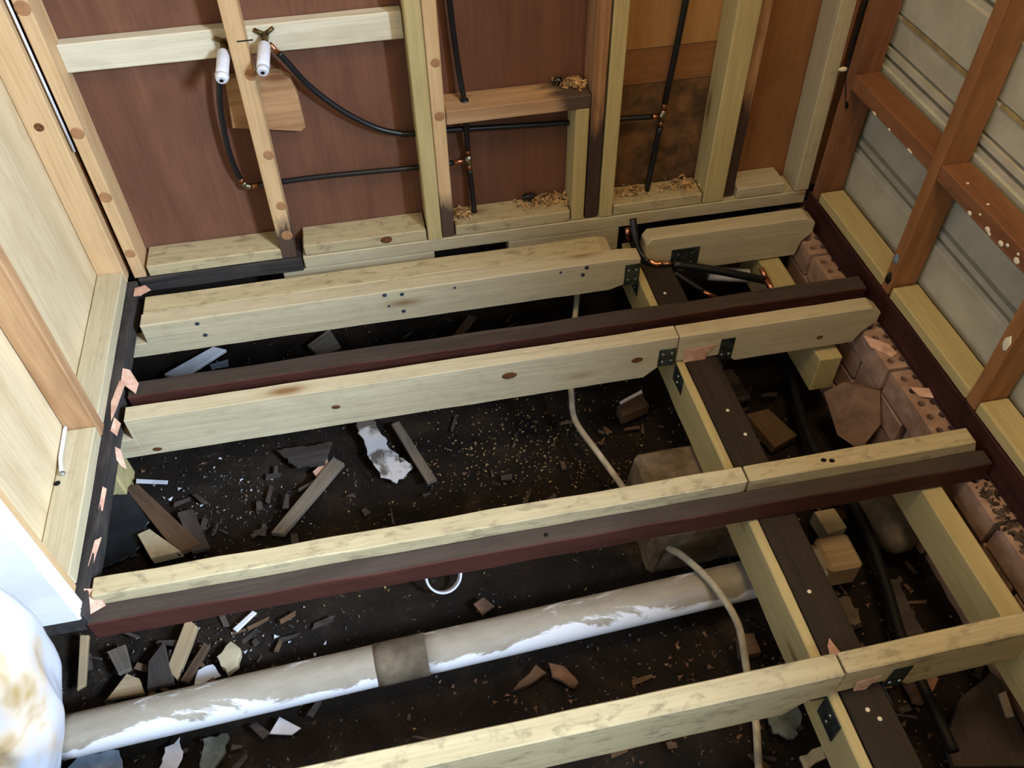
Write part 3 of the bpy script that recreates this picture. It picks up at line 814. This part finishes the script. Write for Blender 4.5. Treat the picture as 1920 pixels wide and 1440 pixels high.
disc('grommet', (0.249, 1.9895, 0.3895), (0, 0, 1), 0.012, 0.004, 'rubber', rp)
cpipe = empty('water_pipe', (-0.17, PY, 0.3), 'black pipe sweeping from the right tap outlet across the niche to the far tee', 'pipe')
collar(cpipe, (-0.196, 1.978, 0.590), (-0.178, 1.985, 0.560), 0.0068)
sleeve(cpipe, [(-0.181, 1.984, 0.565), (-0.165, 1.99, 0.535), (-0.128, 2.0, 0.468), (-0.062, 2.006, 0.392), (0.012, PY, 0.332), (0.075, PY, 0.305), (0.115, PY, 0.299), (0.205, PY, 0.298), (0.375, PY, 0.287), (0.545, PY, 0.277), (0.69, PY, 0.270), (0.768, PY, 0.266)], r=0.0078)
collar(cpipe, (0.764, PY, 0.266), (0.790, PY, 0.265), 0.0066)
vp = empty('water_pipe', (0.79, PY, 0.0), 'upright black pipe with copper tee in the bay right of the niche', 'pipe')
sleeve(vp, [(0.832, 2.0, 0.9), (0.817, 2.0, 0.60), (0.806, 2.004, 0.42), (0.800, PY, 0.302)], r=0.0085)
collar(vp, (0.800, PY, 0.306), (0.799, PY, 0.282), 0.0068)
tube('tee', [(0.799, PY, 0.284), (0.797, PY, 0.250)], 0.0095, 'solder', vp)
tube('tee_branch', [(0.788, PY, 0.266), (0.798, PY, 0.266)], 0.009, 'solder', vp)
collar(vp, (0.797, PY, 0.252), (0.795, PY, 0.228), 0.0068)
sleeve(vp, [(0.795, PY, 0.232), (0.786, 2.008, 0.14), (0.772, 1.995, 0.037)], r=0.0085)
# the same pipes below the floor in the far right corner
up = empty('underfloor_pipe', (0.72, 1.86, -0.12), 'black pipe with copper elbow coming through beside the bearer', 'pipe')
sleeve(up, [(0.705, 1.905, 0.012), (0.706, 1.880, -0.02), (0.712, 1.850, -0.06), (0.735, 1.815, -0.085)], r=0.0105)
collar(up, (0.690, 1.902, -0.02), (0.694, 1.893, -0.055), 0.007)
tube('solder_joint', [(0.735, 1.812, -0.074), (0.750, 1.800, -0.080), (0.768, 1.797, -0.078)], 0.0085, 'copper', up, curve=4)
collar(up, (0.765, 1.797, -0.078), (0.805, 1.790, -0.080), 0.0070)
sleeve(up, [(0.80, 1.790, -0.080), (0.90, 1.770, -0.10), (1.00, 1.75, -0.125), (1.10, 1.74, -0.16)], r=0.012)
up2 = empty('underfloor_pipe', (0.9, 1.72, -0.15), 'lower black pipe with a bright copper end under the corner joist', 'pipe')
sleeve(up2, [(0.80, 1.775, -0.100), (0.845, 1.745, -0.125), (0.875, 1.725, -0.142)], r=0.009)
collar(up2, (0.872, 1.726, -0.141), (0.915, 1.705, -0.160), 0.0075)
collar(up2, (1.062, 1.76, -0.115), (1.078, 1.725, -0.150), 0.008)
collar(up2, (1.074, 1.735, -0.140), (1.092, 1.69, -0.175), 0.0095)
tube('drain_stub', [(0.95, 1.86, -0.20), (1.07, 1.83, -0.205)], 0.022, 'white_plastic', None, 'bluish white pipe stub gleaming under the corner joist', 'pipe', sides=16)

# ------------------------------------------------------------------ brackets
def bracket(label, yf, jx, jz, bx_side, by, bz, nails=4, twist=False):
    """framing anchor: one leaf on the joist face, one leaf on the bearer side"""
    e = empty('joist_bracket', ((jx[0] + jx[1]) / 2, yf, jz[0]), label, 'bracket')
    p = timber('joist_leaf', (jx[0], yf - 0.0025, jz[0]), (jx[1], yf - 0.0005, jz[1]), 'x', 'galv', parent=e, bev=0.0006)
    q = timber('bearer_leaf', (bx_side - 0.0015, by[0], bz[0]), (bx_side + 0.0005, by[1], bz[1]), 'z', 'galv', parent=e, bev=0.0006)
    for k in range(nails):
        u = 0.25 + 0.5 * (k % 2)
        v = 0.28 + 0.44 * (k // 2)
        disc('nail_head', (jx[0] + (jx[1] - jx[0]) * u, yf - 0.0025, jz[0] + (jz[1] - jz[0]) * v), (0, -1, 0), 0.0042, 0.002, 'nail', p)
    for k in range(2):
        disc('nail_head', (bx_side - 0.0015, by[0] + (by[1] - by[0]) * 0.5, bz[0] + (bz[1] - bz[0]) * (0.3 + 0.4 * k)), (-1, 0, 0), 0.004, 0.002, 'nail', q)
    return e
bracket('grey bracket at the right end of the long farthest joist', 1.748, (0.640, 0.684), (-0.098, -0.022), 0.6865, (1.752, 1.795), (-0.150, -0.094), 4)
bracket('dark bracket with four nails on the short corner joist', 1.815, (0.800, 0.885), (-0.122, -0.048), 0.7995, (1.82, 1.865), (-0.150, -0.092), 4)
bracket('bracket on the left length of the second joist over the bearer', 1.423, (0.636, 0.682), (-0.096, -0.035), 0.6865, (1.36, 1.422), (-0.150, -0.094), 4)
bracket('bracket on the right length of the second joist over the bearer', 1.423, (0.80, 0.838), (-0.110, -0.030), 0.7995, (1.38, 1.421), (-0.150, -0.092), 2)
bracket('bracket under the left length of the nearest joist over the bearer', 0.533, (0.655, 0.692), (-0.105, -0.045), 0.6865, (0.47, 0.531), (-0.165, -0.094), 2)
bracket('bracket under the right length of the nearest joist over the bearer', 0.534, (0.805, 0.845), (-0.118, -0.035), 0.7995, (0.49, 0.531), (-0.155, -0.092), 2)

# torn pink paper
def scrap(pts, label):
    sheet('paper_scrap', pts, 0.002, 'pink_paper', None, label, 'paper scrap')
scrap([(0.706, 1.4205, -0.052), (0.79, 1.4205, -0.045), (0.765, 1.4195, -0.075), (0.765, 1.418, -0.098), (0.755, 1.417, -0.112), (0.735, 1.417, -0.098), (0.704, 1.419, -0.092)], 'pink torn paper hanging off the second joist above the bearer')
scrap([(0.735, 0.529, -0.055), (0.785, 0.531, -0.050), (0.768, 0.528, -0.075), (0.760, 0.526, -0.100), (0.750, 0.525, -0.135), (0.738, 0.528, -0.09)], 'pink torn paper hanging off the nearest joist beside the bracket')
scrap([(0.722, 0.590, -0.088), (0.765, 0.580, -0.086), (0.748, 0.592, -0.086), (0.738, 0.635, -0.087), (0.728, 0.620, -0.0875)], 'pink paper point showing behind the nearest joist on the bearer')
scrap([(1.20, 1.415, -0.088), (1.245, 1.36, -0.080), (1.252, 1.33, -0.085), (1.235, 1.325, -0.089), (1.20, 1.37, -0.089)], 'crumpled pink paper on top of the bricks by the second joist')
scrap([(1.225, 1.215, -0.084), (1.262, 1.195, -0.075), (1.265, 1.165, -0.080), (1.235, 1.185, -0.089)], 'pale paper scrap wedged between two pink bricks')
scrap([(-0.684, 1.905, 0.001), (-0.655, 1.905, 0.006), (-0.64, 1.885, 0.004), (-0.668, 1.868, 0.003), (-0.684, 1.872, 0.001)], 'pinkish white paper at the far left corner of the floor frame')
scrap([(-0.682, 1.60, 0.002), (-0.668, 1.60, -0.008), (-0.645, 1.555, -0.015), (-0.650, 1.525, -0.018), (-0.672, 1.545, -0.006), (-0.682, 1.55, 0.001)], 'ragged pale paper at the left end of the old dark joist')
scrap([(-0.685, 1.56, 0.0015), (-0.672, 1.54, 0.001), (-0.682, 1.47, 0.001), (-0.69, 1.43, 0.0015), (-0.697, 1.49, 0.002)], 'pink paper strip along the left plate behind the second joist')
scrap([(-0.684, 1.44, 0.001), (-0.668, 1.42, -0.002), (-0.676, 1.39, -0.010), (-0.688, 1.40, 0.001)], 'small pink scrap at the left end of the second joist')
scrap([(-0.690, 1.375, -0.02), (-0.672, 1.365, -0.03), (-0.665, 1.33, -0.06), (-0.675, 1.335, -0.055), (-0.690, 1.355, -0.03)], 'pink paper tip below the left end of the second joist')
scrap([(-0.690, 0.988, 0.002), (-0.672, 0.985, 0.000), (-0.655, 0.960, -0.028), (-0.685, 0.945, -0.028)], 'pinkish scrap at the left end of the third joist')
scrap([(-0.686, 1.24, 0.000), (-0.678, 1.235, -0.004), (-0.680, 1.18, -0.006), (-0.688, 1.175, -0.002)], 'tiny pink strip on the left plate between second and third joists')
scrap([(-0.684, 1.10, 0.001), (-0.672, 1.108, -0.002), (-0.682, 1.05, -0.006), (-0.690, 1.04, 0.000)], 'small white scrap on the left plate near the third joist')

# ------------------------------------------------------------------ under the floor
pp = empty('drain_pipe', (0.05, 0.87, -0.31), 'grimy white drain pipe lying across the ground between the nearest joists', 'pipe')
A, B = Vector((-0.825, 0.836, -0.31)), Vector((1.0, 0.912, -0.31))
def at(s): return A.lerp(B, s)
def tubed(name, s0, s1, r, mat, n=24):
    ax = (B - A).normalized()
    a, b_ = at(s0), at(s1)
    L = (b_ - a).length
    me = tube_mesh(name, [Vector((L * k / n - L / 2, 0, 0)) for k in range(n + 1)], r, 28)
    R = Matrix.Rotation(math.atan2(ax.y, ax.x), 4, 'Z')
    return link(name, me, mat, pp, Matrix.Translation((a + b_) / 2) @ R)
tubed('pipe_length', 0.0, 0.385, 0.0455, 'pvc')
tubed('pipe_length', 0.42, 0.9445, 0.0455, 'pvc')
tubed('rubber_coupling', 0.362, 0.424, 0.0475, 'rubble', 6)
timber('end_block', (0.90, 0.862, -0.352), (0.985, 0.955, -0.268), 'x', 'tan_shard', parent=pp, bev=0.008)
tube('electric_cable', [(0.560, 1.93, -0.20), (0.520, 1.80, -0.20), (0.470, 1.66, -0.30), (0.446, 1.545, -0.29), (0.438, 1.462, -0.31), (0.468, 1.330, -0.30), (0.505, 1.232, -0.32), (0.552, 1.063, -0.33), (0.578, 0.965, -0.268), (0.612, 0.875, -0.249), (0.638, 0.780, -0.265), (0.642, 0.700, -0.335), (0.632, 0.607, -0.37), (0.600, 0.505, -0.375), (0.575, 0.42, -0.375)], 0.0085, 'cable', None,
     'cream cable looping over the drain pipe left of the bearer', 'cable', curve=8)
tube('black_hose', [(1.16, 1.72, -0.34), (1.115, 1.575, -0.32), (1.06, 1.38, -0.31), (1.035, 1.20, -0.305), (1.055, 1.02, -0.30), (1.03, 0.84, -0.30), (0.995, 0.685, -0.30), (0.985, 0.56, -0.30), (0.977, 0.44, -0.30)], 0.0125, 'matt_black', None,
     'black hose snaking along the ground right of the bearer', 'hose', curve=8)
# old stump beside the bearer
prism('floor_stump', [(0.545, -0.245), (0.790, -0.245), (0.795, -0.43), (0.520, -0.43)], 1.02, 1.275, 'concrete', 'grey concrete stump standing under the bearer', 'stump', bev=0.012, wob=0.006)
prism('floor_stump', [(-0.90, -0.092), (-0.80, -0.092), (-0.79, -0.45), (-0.91, -0.45)], 1.52, 1.62, 'pine_green', 'pale square stump under the left plate', 'stump', bev=0.006)
blob('concrete_lump', (1.135, 1.06, -0.315), (0.066, 0.165, 0.085), 'rubble', label='rounded grey brown lump against the brick footing under the third joist', cat='lump', amp=0.12, freq=1.3, rot=-0.1)
sheet('mortar_flap', [(1.105, 1.36, -0.235), (1.135, 1.34, -0.18), (1.205, 1.28, -0.165), (1.195, 1.22, -0.23), (1.15, 1.20, -0.30), (1.115, 1.26, -0.30)], 0.03, 'brick_dull', None, 'broken pinkish slab of brickwork leaning on the footing', 'rubble')
slab('cream_offcut', [(0.965, 1.06), (1.02, 1.06), (1.025, 1.0), (0.97, 0.99)], -0.33, 0.05, 'cream_block', 'square cream offcut beside the black hose under the third joist', 'offcut')

G0 = GZ + 0.008
pieces = [
 ('plaster_flake', 'flake', 0.006, 'peeling white flake on the soil below the second joist', 'flake', [(-0.168, 1.642), (-0.115, 1.641), (-0.076, 1.523), (-0.023, 1.455), (-0.072, 1.41), (-0.114, 1.436), (-0.144, 1.518)], 0.006),
 ('timber_offcut', 'grey_shard', 0.014, 'slim pale edged batten lying beside the white flake', 'offcut', [(-0.067, 1.615), (-0.043, 1.622), (0.035, 1.387), (0.009, 1.378)], 0),
 ('timber_offcut', 'grey_shard', 0.016, 'long weathered grey plank slanting toward the third joist', 'offcut', [(-0.236, 1.522), (-0.208, 1.493), (-0.377, 1.296), (-0.408, 1.309)], 0),
 ('timber_offcut', 'brown_shard', 0.018, 'mossy brown plank slanting away from the left plate', 'offcut', [(-0.80, 1.537), (-0.767, 1.544), (-0.58, 1.3), (-0.64, 1.285)], 0),
 ('timber_offcut', 'cream_block', 0.03, 'cream block end showing just behind the third joist', 'offcut', [(-0.743, 1.361), (-0.713, 1.371), (-0.629, 1.286), (-0.703, 1.282)], 0),
 ('timber_offcut', 'dark_shard', 0.014, 'dark narrow plank beside the mossy brown plank', 'offcut', [(-0.655, 1.429), (-0.615, 1.43), (-0.560, 1.289), (-0.605, 1.287)], 0),
 ('plastic_sheet', 'black_sheet', 0.004, 'black plastic sheet on the ground below the left plate', 'sheet', [(-0.85, 1.526), (-0.774, 1.51), (-0.723, 1.412), (-0.751, 1.319), (-0.836, 1.297)], 0.005),
 ('splinter', 'white_bit', 0.005, 'thin white stick near the pale stump', 'stick', [(-0.775, 1.568), (-0.687, 1.541), (-0.687, 1.528), (-0.774, 1.553)], 0),
 ('splinter', 'pink_paper', 0.007, 'short pinkish stick at the upper end of the grey plank', 'stick', [(-0.296, 1.489), (-0.255, 1.526), (-0.246, 1.509), (-0.287, 1.472)], 0),
 ('timber_offcut', 'dark_shard', 0.010, 'flat dull brown board piece below the second joist', 'offcut', [(-0.395, 1.589), (-0.237, 1.58), (-0.261, 1.504), (-0.337, 1.511)], 0.004),
 ('timber_offcut', 'brown_shard', 0.035, 'reddish brown block right of the cream cable', 'offcut', [(0.579, 1.523), (0.664, 1.563), (0.672, 1.512), (0.583, 1.481)], 0),
 ('splinter', 'white_bit', 0.008, 'pale stick behind the new bearer near the brown block', 'stick', [(0.60, 1.566), (0.676, 1.593), (0.674, 1.579), (0.60, 1.547)], 0),
 ('timber_offcut', 'brown_shard', 0.03, 'orange brown board end between bearer and black hose', 'offcut', [(0.93, 1.421), (1.0, 1.43), (1.045, 1.327), (0.965, 1.296)], 0),
 ('timber_offcut', 'dark_shard', 0.012, 'dark flat board on the ground right of the bearer under the second joist', 'offcut', [(0.86, 1.619), (0.97, 1.618), (0.98, 1.496), (0.86, 1.488)], 0.004),
 ('splinter', 'tan_shard', 0.012, 'upright tan stick at the far left of the nearest bay', 'stick', [(-0.854, 1.109), (-0.834, 1.105), (-0.828, 0.984), (-0.845, 0.975)], 0),
 ('timber_offcut', 'tan_shard', 0.014, 'pale tan triangular offcut touching the drain pipe', 'offcut', [(-0.735, 0.989), (-0.706, 0.972), (-0.692, 0.936), (-0.772, 0.935)], 0),
 ('timber_offcut', 'grey_shard', 0.012, 'small grey plank end above the pale triangular offcut', 'offcut', [(-0.79, 1.058), (-0.749, 1.067), (-0.726, 0.999), (-0.754, 0.992)], 0),
 ('timber_offcut', 'dark_shard', 0.016, 'dark grey wedge of board between the pale offcuts', 'offcut', [(-0.690, 1.01), (-0.659, 1.053), (-0.625, 0.942), (-0.685, 0.942)], 0),
 ('timber_offcut', 'tan_shard', 0.016, 'tan pointed plank leaning out from under the third joist', 'offcut', [(-0.607, 1.104), (-0.581, 1.075), (-0.594, 1.032), (-0.621, 0.952), (-0.646, 0.98)], 0),
 ('splinter', 'brown_shard', 0.012, 'brown stick beside the tan pointed plank', 'stick', [(-0.565, 1.035), (-0.552, 1.022), (-0.596, 0.939), (-0.614, 0.949)], 0),
 ('paper_scrap', 'white_bit', 0.004, 'crumpled white paper by the brown stick', 'paper scrap', [(-0.578, 0.97), (-0.545, 0.979), (-0.524, 0.946), (-0.584, 0.935)], 0.004),
 ('timber_offcut', 'cream_block', 0.02, 'cream chunk right of the white paper above the drain pipe', 'offcut', [(-0.532, 0.987), (-0.502, 1.021), (-0.479, 0.998), (-0.483, 0.956), (-0.507, 0.94)], 0.003),
 ('splinter', 'white_bit', 0.006, 'thin white stick just below the third joist', 'stick', [(-0.5, 1.057), (-0.455, 1.099), (-0.445, 1.091), (-0.49, 1.046)], 0),
 ('tile_chip', 'terracotta', 0.008, 'small brown diamond chip right of the white ring', 'chip', [(0.073, 1.006), (0.1, 1.019), (0.123, 0.991), (0.09, 0.973)], 0),
 ('tile_chip', 'terracotta', 0.012, 'larger terracotta chip in front of the drain pipe', 'chip', [(0.219, 0.824), (0.252, 0.81), (0.275, 0.764), (0.263, 0.756), (0.219, 0.79)], 0.002),
 ('tile_chip', 'brown_shard', 0.010, 'dull brown chip left of the larger terracotta chip', 'chip', [(0.126, 0.776), (0.19, 0.827), (0.209, 0.803), (0.175, 0.787)], 0.002),
 ('tile_chip', 'white_bit', 0.006, 'white triangular tile chip in front of the drain pipe', 'chip', [(-0.393, 0.822), (-0.347, 0.788), (-0.367, 0.777), (-0.416, 0.789)], 0),
 ('plastic_sheet', 'blue_sheet', 0.005, 'blue grey plastic piece at the bottom left edge', 'sheet', [(-0.843, 0.802), (-0.819, 0.825), (-0.736, 0.817), (-0.713, 0.745), (-0.84, 0.745)], 0.003),
 ('plastic_sheet', 'white_bit', 0.003, 'crinkled bluish wrapper at the bottom left', 'sheet', [(-0.641, 0.807), (-0.609, 0.823), (-0.599, 0.788), (-0.617, 0.746), (-0.651, 0.759)], 0.006),
 ('cloth_rag', 'rag', 0.012, 'grey green rag at the bottom beside the bluish wrapper', 'rag', [(-0.557, 0.805), (-0.504, 0.808), (-0.507, 0.768), (-0.532, 0.729), (-0.558, 0.738)], 0.005),
 ('timber_offcut', 'white_bit', 0.014, 'bluish white plank in the dark bay behind the farthest joist', 'offcut', [(-0.724, 1.946), (-0.583, 2.04), (-0.544, 2.022), (-0.675, 1.922)], 0),
 ('paper_scrap', 'blue_sheet', 0.006, 'bluish scrap right of the white plank in the dark far bay', 'paper scrap', [(-0.595, 1.972), (-0.539, 1.984), (-0.535, 1.955), (-0.586, 1.947)], 0.003),
 ('timber_offcut', 'grey_shard', 0.014, 'grey board end in the middle of the dark far bay', 'offcut', [(-0.294, 1.984), (-0.221, 2.043), (-0.191, 1.963), (-0.259, 1.934)], 0),
 ('timber_offcut', 'brown_shard', 0.014, 'brown stick in the dark far bay left of the cable', 'offcut', [(0.135, 1.902), (0.226, 2.02), (0.246, 2.005), (0.172, 1.901)], 0),
 ('cloth_rag', 'rag', 0.010, 'dirty rag left of the new bearer at the bottom', 'rag', [(0.675, 0.658), (0.72, 0.663), (0.74, 0.60), (0.70, 0.552), (0.66, 0.571)], 0.005),
 ('timber_offcut', 'cream_block', 0.015, 'cream chunk left of the bearer at the bottom edge', 'offcut', [(0.696, 0.514), (0.751, 0.524), (0.748, 0.50), (0.696, 0.486)], 0.003),
 ('fallen_panel', 'hardwood', 0.02, 'brown panel piece on the ground at the bottom right corner', 'panel', [(1.01, 0.48), (1.089, 0.559), (1.19, 0.598), (1.20, 0.575), (1.172, 0.397), (1.0, 0.43)], 0),
 ('splinter', 'cream_block', 0.010, 'pale wood splinter on the brown panel at the right edge', 'stick', [(1.175, 0.549), (1.193, 0.553), (1.177, 0.498), (1.160, 0.499)], 0),
 ('brick_rubble', 'terracotta', 0.03, 'dark red rubble piece left of the brown panel', 'rubble', [(0.991, 0.646), (1.059, 0.651), (1.06, 0.605), (1.007, 0.567), (0.987, 0.577)], 0.004),
 ('brick_rubble', 'rubble', 0.03, 'grey rubble piece beside the black hose between the nearest joists', 'rubble', [(0.90, 0.844), (0.96, 0.832), (0.955, 0.765), (0.89, 0.763)], 0.005),
 ('brick_rubble', 'dark_shard', 0.02, 'dark flat rubble between black hose and side bearer', 'rubble', [(1.06, 0.878), (1.095, 0.854), (1.09, 0.655), (1.04, 0.657)], 0.004),
 ('brick_rubble', 'brown_shard', 0.03, 'brown brick bit under the bearer beside the cable', 'rubble', [(0.66, 0.796), (0.70, 0.791), (0.70, 0.744), (0.65, 0.744)], 0.003),
]
for k, (nm, mt, th, lab, cat, poly, jag) in enumerate(pieces):
    top = G0 + th + 0.004
    if 'on the brown panel' in lab: top += 0.02
    slab(nm, poly, top, th, mt, lab, cat, tilt=(random.uniform(-0.08, 0.08), random.uniform(-0.08, 0.08)), jag=jag)
# white ring
bm = bmesh.new()
n = 36
for k in range(n):
    a = 2 * math.pi * k / n
    for rr, zz in ((0.046, -0.009), (0.046, 0.009), (0.041, 0.009), (0.041, -0.009)):
        bm.verts.new((rr * math.cos(a), rr * math.sin(a), zz))
bm.verts.ensure_lookup_table()
for k in range(n):
    k2 = (k + 1) % n
    for j in range(4):
        j2 = (j + 1) % 4
        bm.faces.new([bm.verts[i] for i in (4 * k + j, 4 * k2 + j, 4 * k2 + j2, 4 * k + j2)])
tag(link('plastic_ring', finish(bm, 'plastic_ring'), 'white_plastic', None, Matrix.Translation((0.012, 1.085, -0.355)) @ Matrix.Rotation(0.75, 4, 'X') @ Matrix.Rotation(0.2, 4, 'Y')),
    'white plastic ring lying on the soil under the third joist', 'ring')

# crumbs and chips scattered over the soil
def scatter(name, n, mat, label, spots, size):
    bm = bmesh.new()
    for k in range(n):
        cx, cy_, sx, sy_ = spots[k % len(spots)]
        x, y = random.gauss(cx, sx), random.gauss(cy_, sy_)
        if not (-0.95 < x < 1.2 and 0.2 < y < 2.12): continue
        z = GZ - 0.012 + 0.022 * noise.noise((x * 3, y * 3, 0)) + 0.012 * noise.noise((x * 14, y * 14, 3)) + 0.004
        s = random.uniform(*size)
        q = Quaternion((random.uniform(-1, 1), random.uniform(-1, 1), random.uniform(-1, 1)), random.uniform(0, 6.28))
        P = [q @ Vector(p) * s + Vector((x, y, z)) for p in ((1, 0.4, 0), (-0.8, 0.6, 0.1), (-0.5, -0.6, 0), (0.1, 0.1, 0.6))]
        v = [bm.verts.new(p) for p in P]
        for f in ((0, 1, 2), (0, 3, 1), (1, 3, 2), (2, 3, 0)):
            bm.faces.new([v[i] for i in f])
    return tag(link(name, finish(bm, name), mat, ground), label, None, None, 'stuff')
scatter('wood_chips', 900, 'chips', 'pale wood chips strewn on the soil left of the cable', [(0.30, 1.45, 0.10, 0.09), (0.15, 1.50, 0.14, 0.09), (0.5, 1.42, 0.12, 0.12), (0.9, 1.1, 0.2, 0.3), (0.0, 1.2, 0.4, 0.4)], (0.002, 0.006))
scatter('soil_crumbs', 1500, 'crumb', 'grey crumbs and grit strewn over the soil', [(-0.5, 1.42, 0.15, 0.1), (-0.55, 1.0, 0.2, 0.12), (0.2, 1.2, 0.5, 0.4), (0.3, 0.7, 0.5, 0.15), (-0.3, 1.8, 0.4, 0.2)], (0.0015, 0.006))
scatter('plaster_crumbs', 70, 'white_bit', 'white plaster crumbs on the soil below the left joists', [(-0.5, 1.38, 0.14, 0.1), (-0.7, 1.5, 0.06, 0.05), (-0.5, 1.0, 0.12, 0.08)], (0.003, 0.009))
scatter('red_clods', 300, 'terracotta', 'small brown clods scattered on the soil', [(0.3, 0.75, 0.3, 0.08), (0.6, 0.65, 0.2, 0.1), (1.0, 0.7, 0.1, 0.2), (0.0, 1.5, 0.5, 0.2)], (0.003, 0.010))
def slivers(name, n, mat, label, spots, ln, wd):
    bm = bmesh.new()
    for k in range(n):
        cx, cy_, sx, sy_ = spots[k % len(spots)]
        x, y = random.gauss(cx, sx), random.gauss(cy_, sy_)
        z = GZ + random.uniform(-0.002, 0.014)
        a = random.uniform(0, 3.14)
        l, w_ = random.uniform(*ln) / 2, random.uniform(*wd) / 2
        q = Quaternion((0, 0, 1), a) @ Quaternion((0, 1, 0), random.uniform(-0.25, 0.25))
        h = random.uniform(0.002, 0.006)
        P = [(-l, -w_, 0), (l * random.uniform(0.6, 1), -w_, 0), (l, w_ * random.uniform(-0.5, 1), 0), (-l * random.uniform(0.7, 1), w_, 0)]
        lo = [bm.verts.new(Vector((x, y, z)) + q @ Vector(p)) for p in P]
        hi_ = [bm.verts.new(Vector((x, y, z)) + q @ (Vector(p) + Vector((0, 0, h)))) for p in P]
        bm.faces.new(lo)
        bm.faces.new(hi_)
        for i in range(4):
            bm.faces.new((lo[i], lo[(i + 1) % 4], hi_[(i + 1) % 4], hi_[i]))
    return tag(link(name, finish(bm, name), mat, ground), label, None, None, 'stuff')
slivers('dark_splinters', 130, 'dark_shard', 'dark splinter litter strewn over the soil', [(-0.55, 1.42, 0.18, 0.12), (-0.6, 0.98, 0.16, 0.06), (0.1, 1.4, 0.4, 0.15), (-0.5, 0.72, 0.25, 0.06), (0.9, 1.3, 0.12, 0.2), (0.95, 0.7, 0.12, 0.15), (0.3, 1.95, 0.5, 0.06)], (0.015, 0.07), (0.004, 0.02))
slivers('tan_splinters', 60, 'brown_shard', 'brown splinter litter strewn over the soil', [(-0.55, 1.0, 0.14, 0.06), (0.55, 0.62, 0.2, 0.12), (0.95, 0.75, 0.12, 0.2), (0.55, 1.5, 0.12, 0.1)], (0.015, 0.06), (0.004, 0.018))
def rubble_line(name, n, mat, label, x, y0, y1, z, size):
    bm = bmesh.new()
    for k in range(n):
        p0 = Vector((random.gauss(x, 0.012), random.uniform(y0, y1), z + random.uniform(0, 0.004)))
        s = random.uniform(*size)
        q = Quaternion((random.uniform(-1, 1), random.uniform(-1, 1), random.uniform(-1, 1)), random.uniform(0, 6.28))
        v = [bm.verts.new(p0 + q @ Vector(p) * s) for p in ((1, 0.4, 0), (-0.8, 0.6, 0.1), (-0.5, -0.6, 0), (0.1, 0.1, 0.7))]
        for f in ((0, 1, 2), (0, 3, 1), (1, 3, 2), (2, 3, 0)):
            bm.faces.new([v[i] for i in f])
    return tag(link(name, finish(bm, name), mat, ground), label, None, None, 'stuff')
rubble_line('mortar_crumbs', 220, 'mortar', 'brown mortar crumbs on top of the brick footing near the camera', 1.243, 0.55, 0.92, -0.09, (0.003, 0.012))

# ------------------------------------------------------------------ white sack at the lower left
e = empty('plastic_sack', (-0.80, 0.72, -0.39), 'crumpled white plastic sack with ochre stains at the lower left edge', 'sack')
rings = [(-0.37, -0.955, 0.735, 0.080), (-0.345, -0.945, 0.740, 0.105), (-0.27, -0.920, 0.755, 0.112), (-0.15, -0.870, 0.775, 0.122), (-0.05, -0.836, 0.785, 0.127),
         (0.05, -0.820, 0.787, 0.126), (0.18, -0.805, 0.790, 0.124), (0.28, -0.800, 0.798, 0.108), (0.34, -0.798, 0.805, 0.085), (0.37, -0.798, 0.810, 0.060)]
pth = smooth_path([(r_[0], r_[1], r_[2]) for r_ in rings], 7)
rad = [v_.x for v_ in smooth_path([(r_[3], 0, 0) for r_ in rings], 7)]
bm = bmesh.new()
NS = 96
prev = None
for k_, (p_, r0) in enumerate(zip(pth, rad)):
    z_, x_, y_ = p_
    ring = []
    for i_ in range(NS):
        a = 2 * math.pi * i_ / NS
        d = Vector((math.cos(a), math.sin(a), z_ * 2.6))
        f = 1 + 0.05 * math.sin(6 * a + 7 * z_ + 4 * noise.noise(d * 1.3)) + 0.14 * (0.5 - abs(noise.noise(d * 1.7 + Vector((4, 1, 2))))) - 0.05 + 0.025 * noise.noise(d * 5.0)
        ring.append(bm.verts.new((x_ + math.cos(a) * r0 * f, y_ + math.sin(a) * r0 * f * 0.9, z_)))
    if prev:
        for i_ in range(NS):
            bm.faces.new((prev[i_], prev[(i_ + 1) % NS], ring[(i_ + 1) % NS], ring[i_]))
    else:
        bm.faces.new(ring)
    prev = ring
bm.faces.new(prev)
for v in bm.verts: v.co -= Vector((-0.83, 0.78, 0.0))
link('sack_body', finish(bm, 'sack_body', True), 'sack', e, Matrix.Translation((-0.83, 0.78, 0.0)))
blob('sack_tie', (-0.798, 0.812, 0.375), (0.045, 0.04, 0.03), 'sack', e, amp=0.5, freq=2.4)
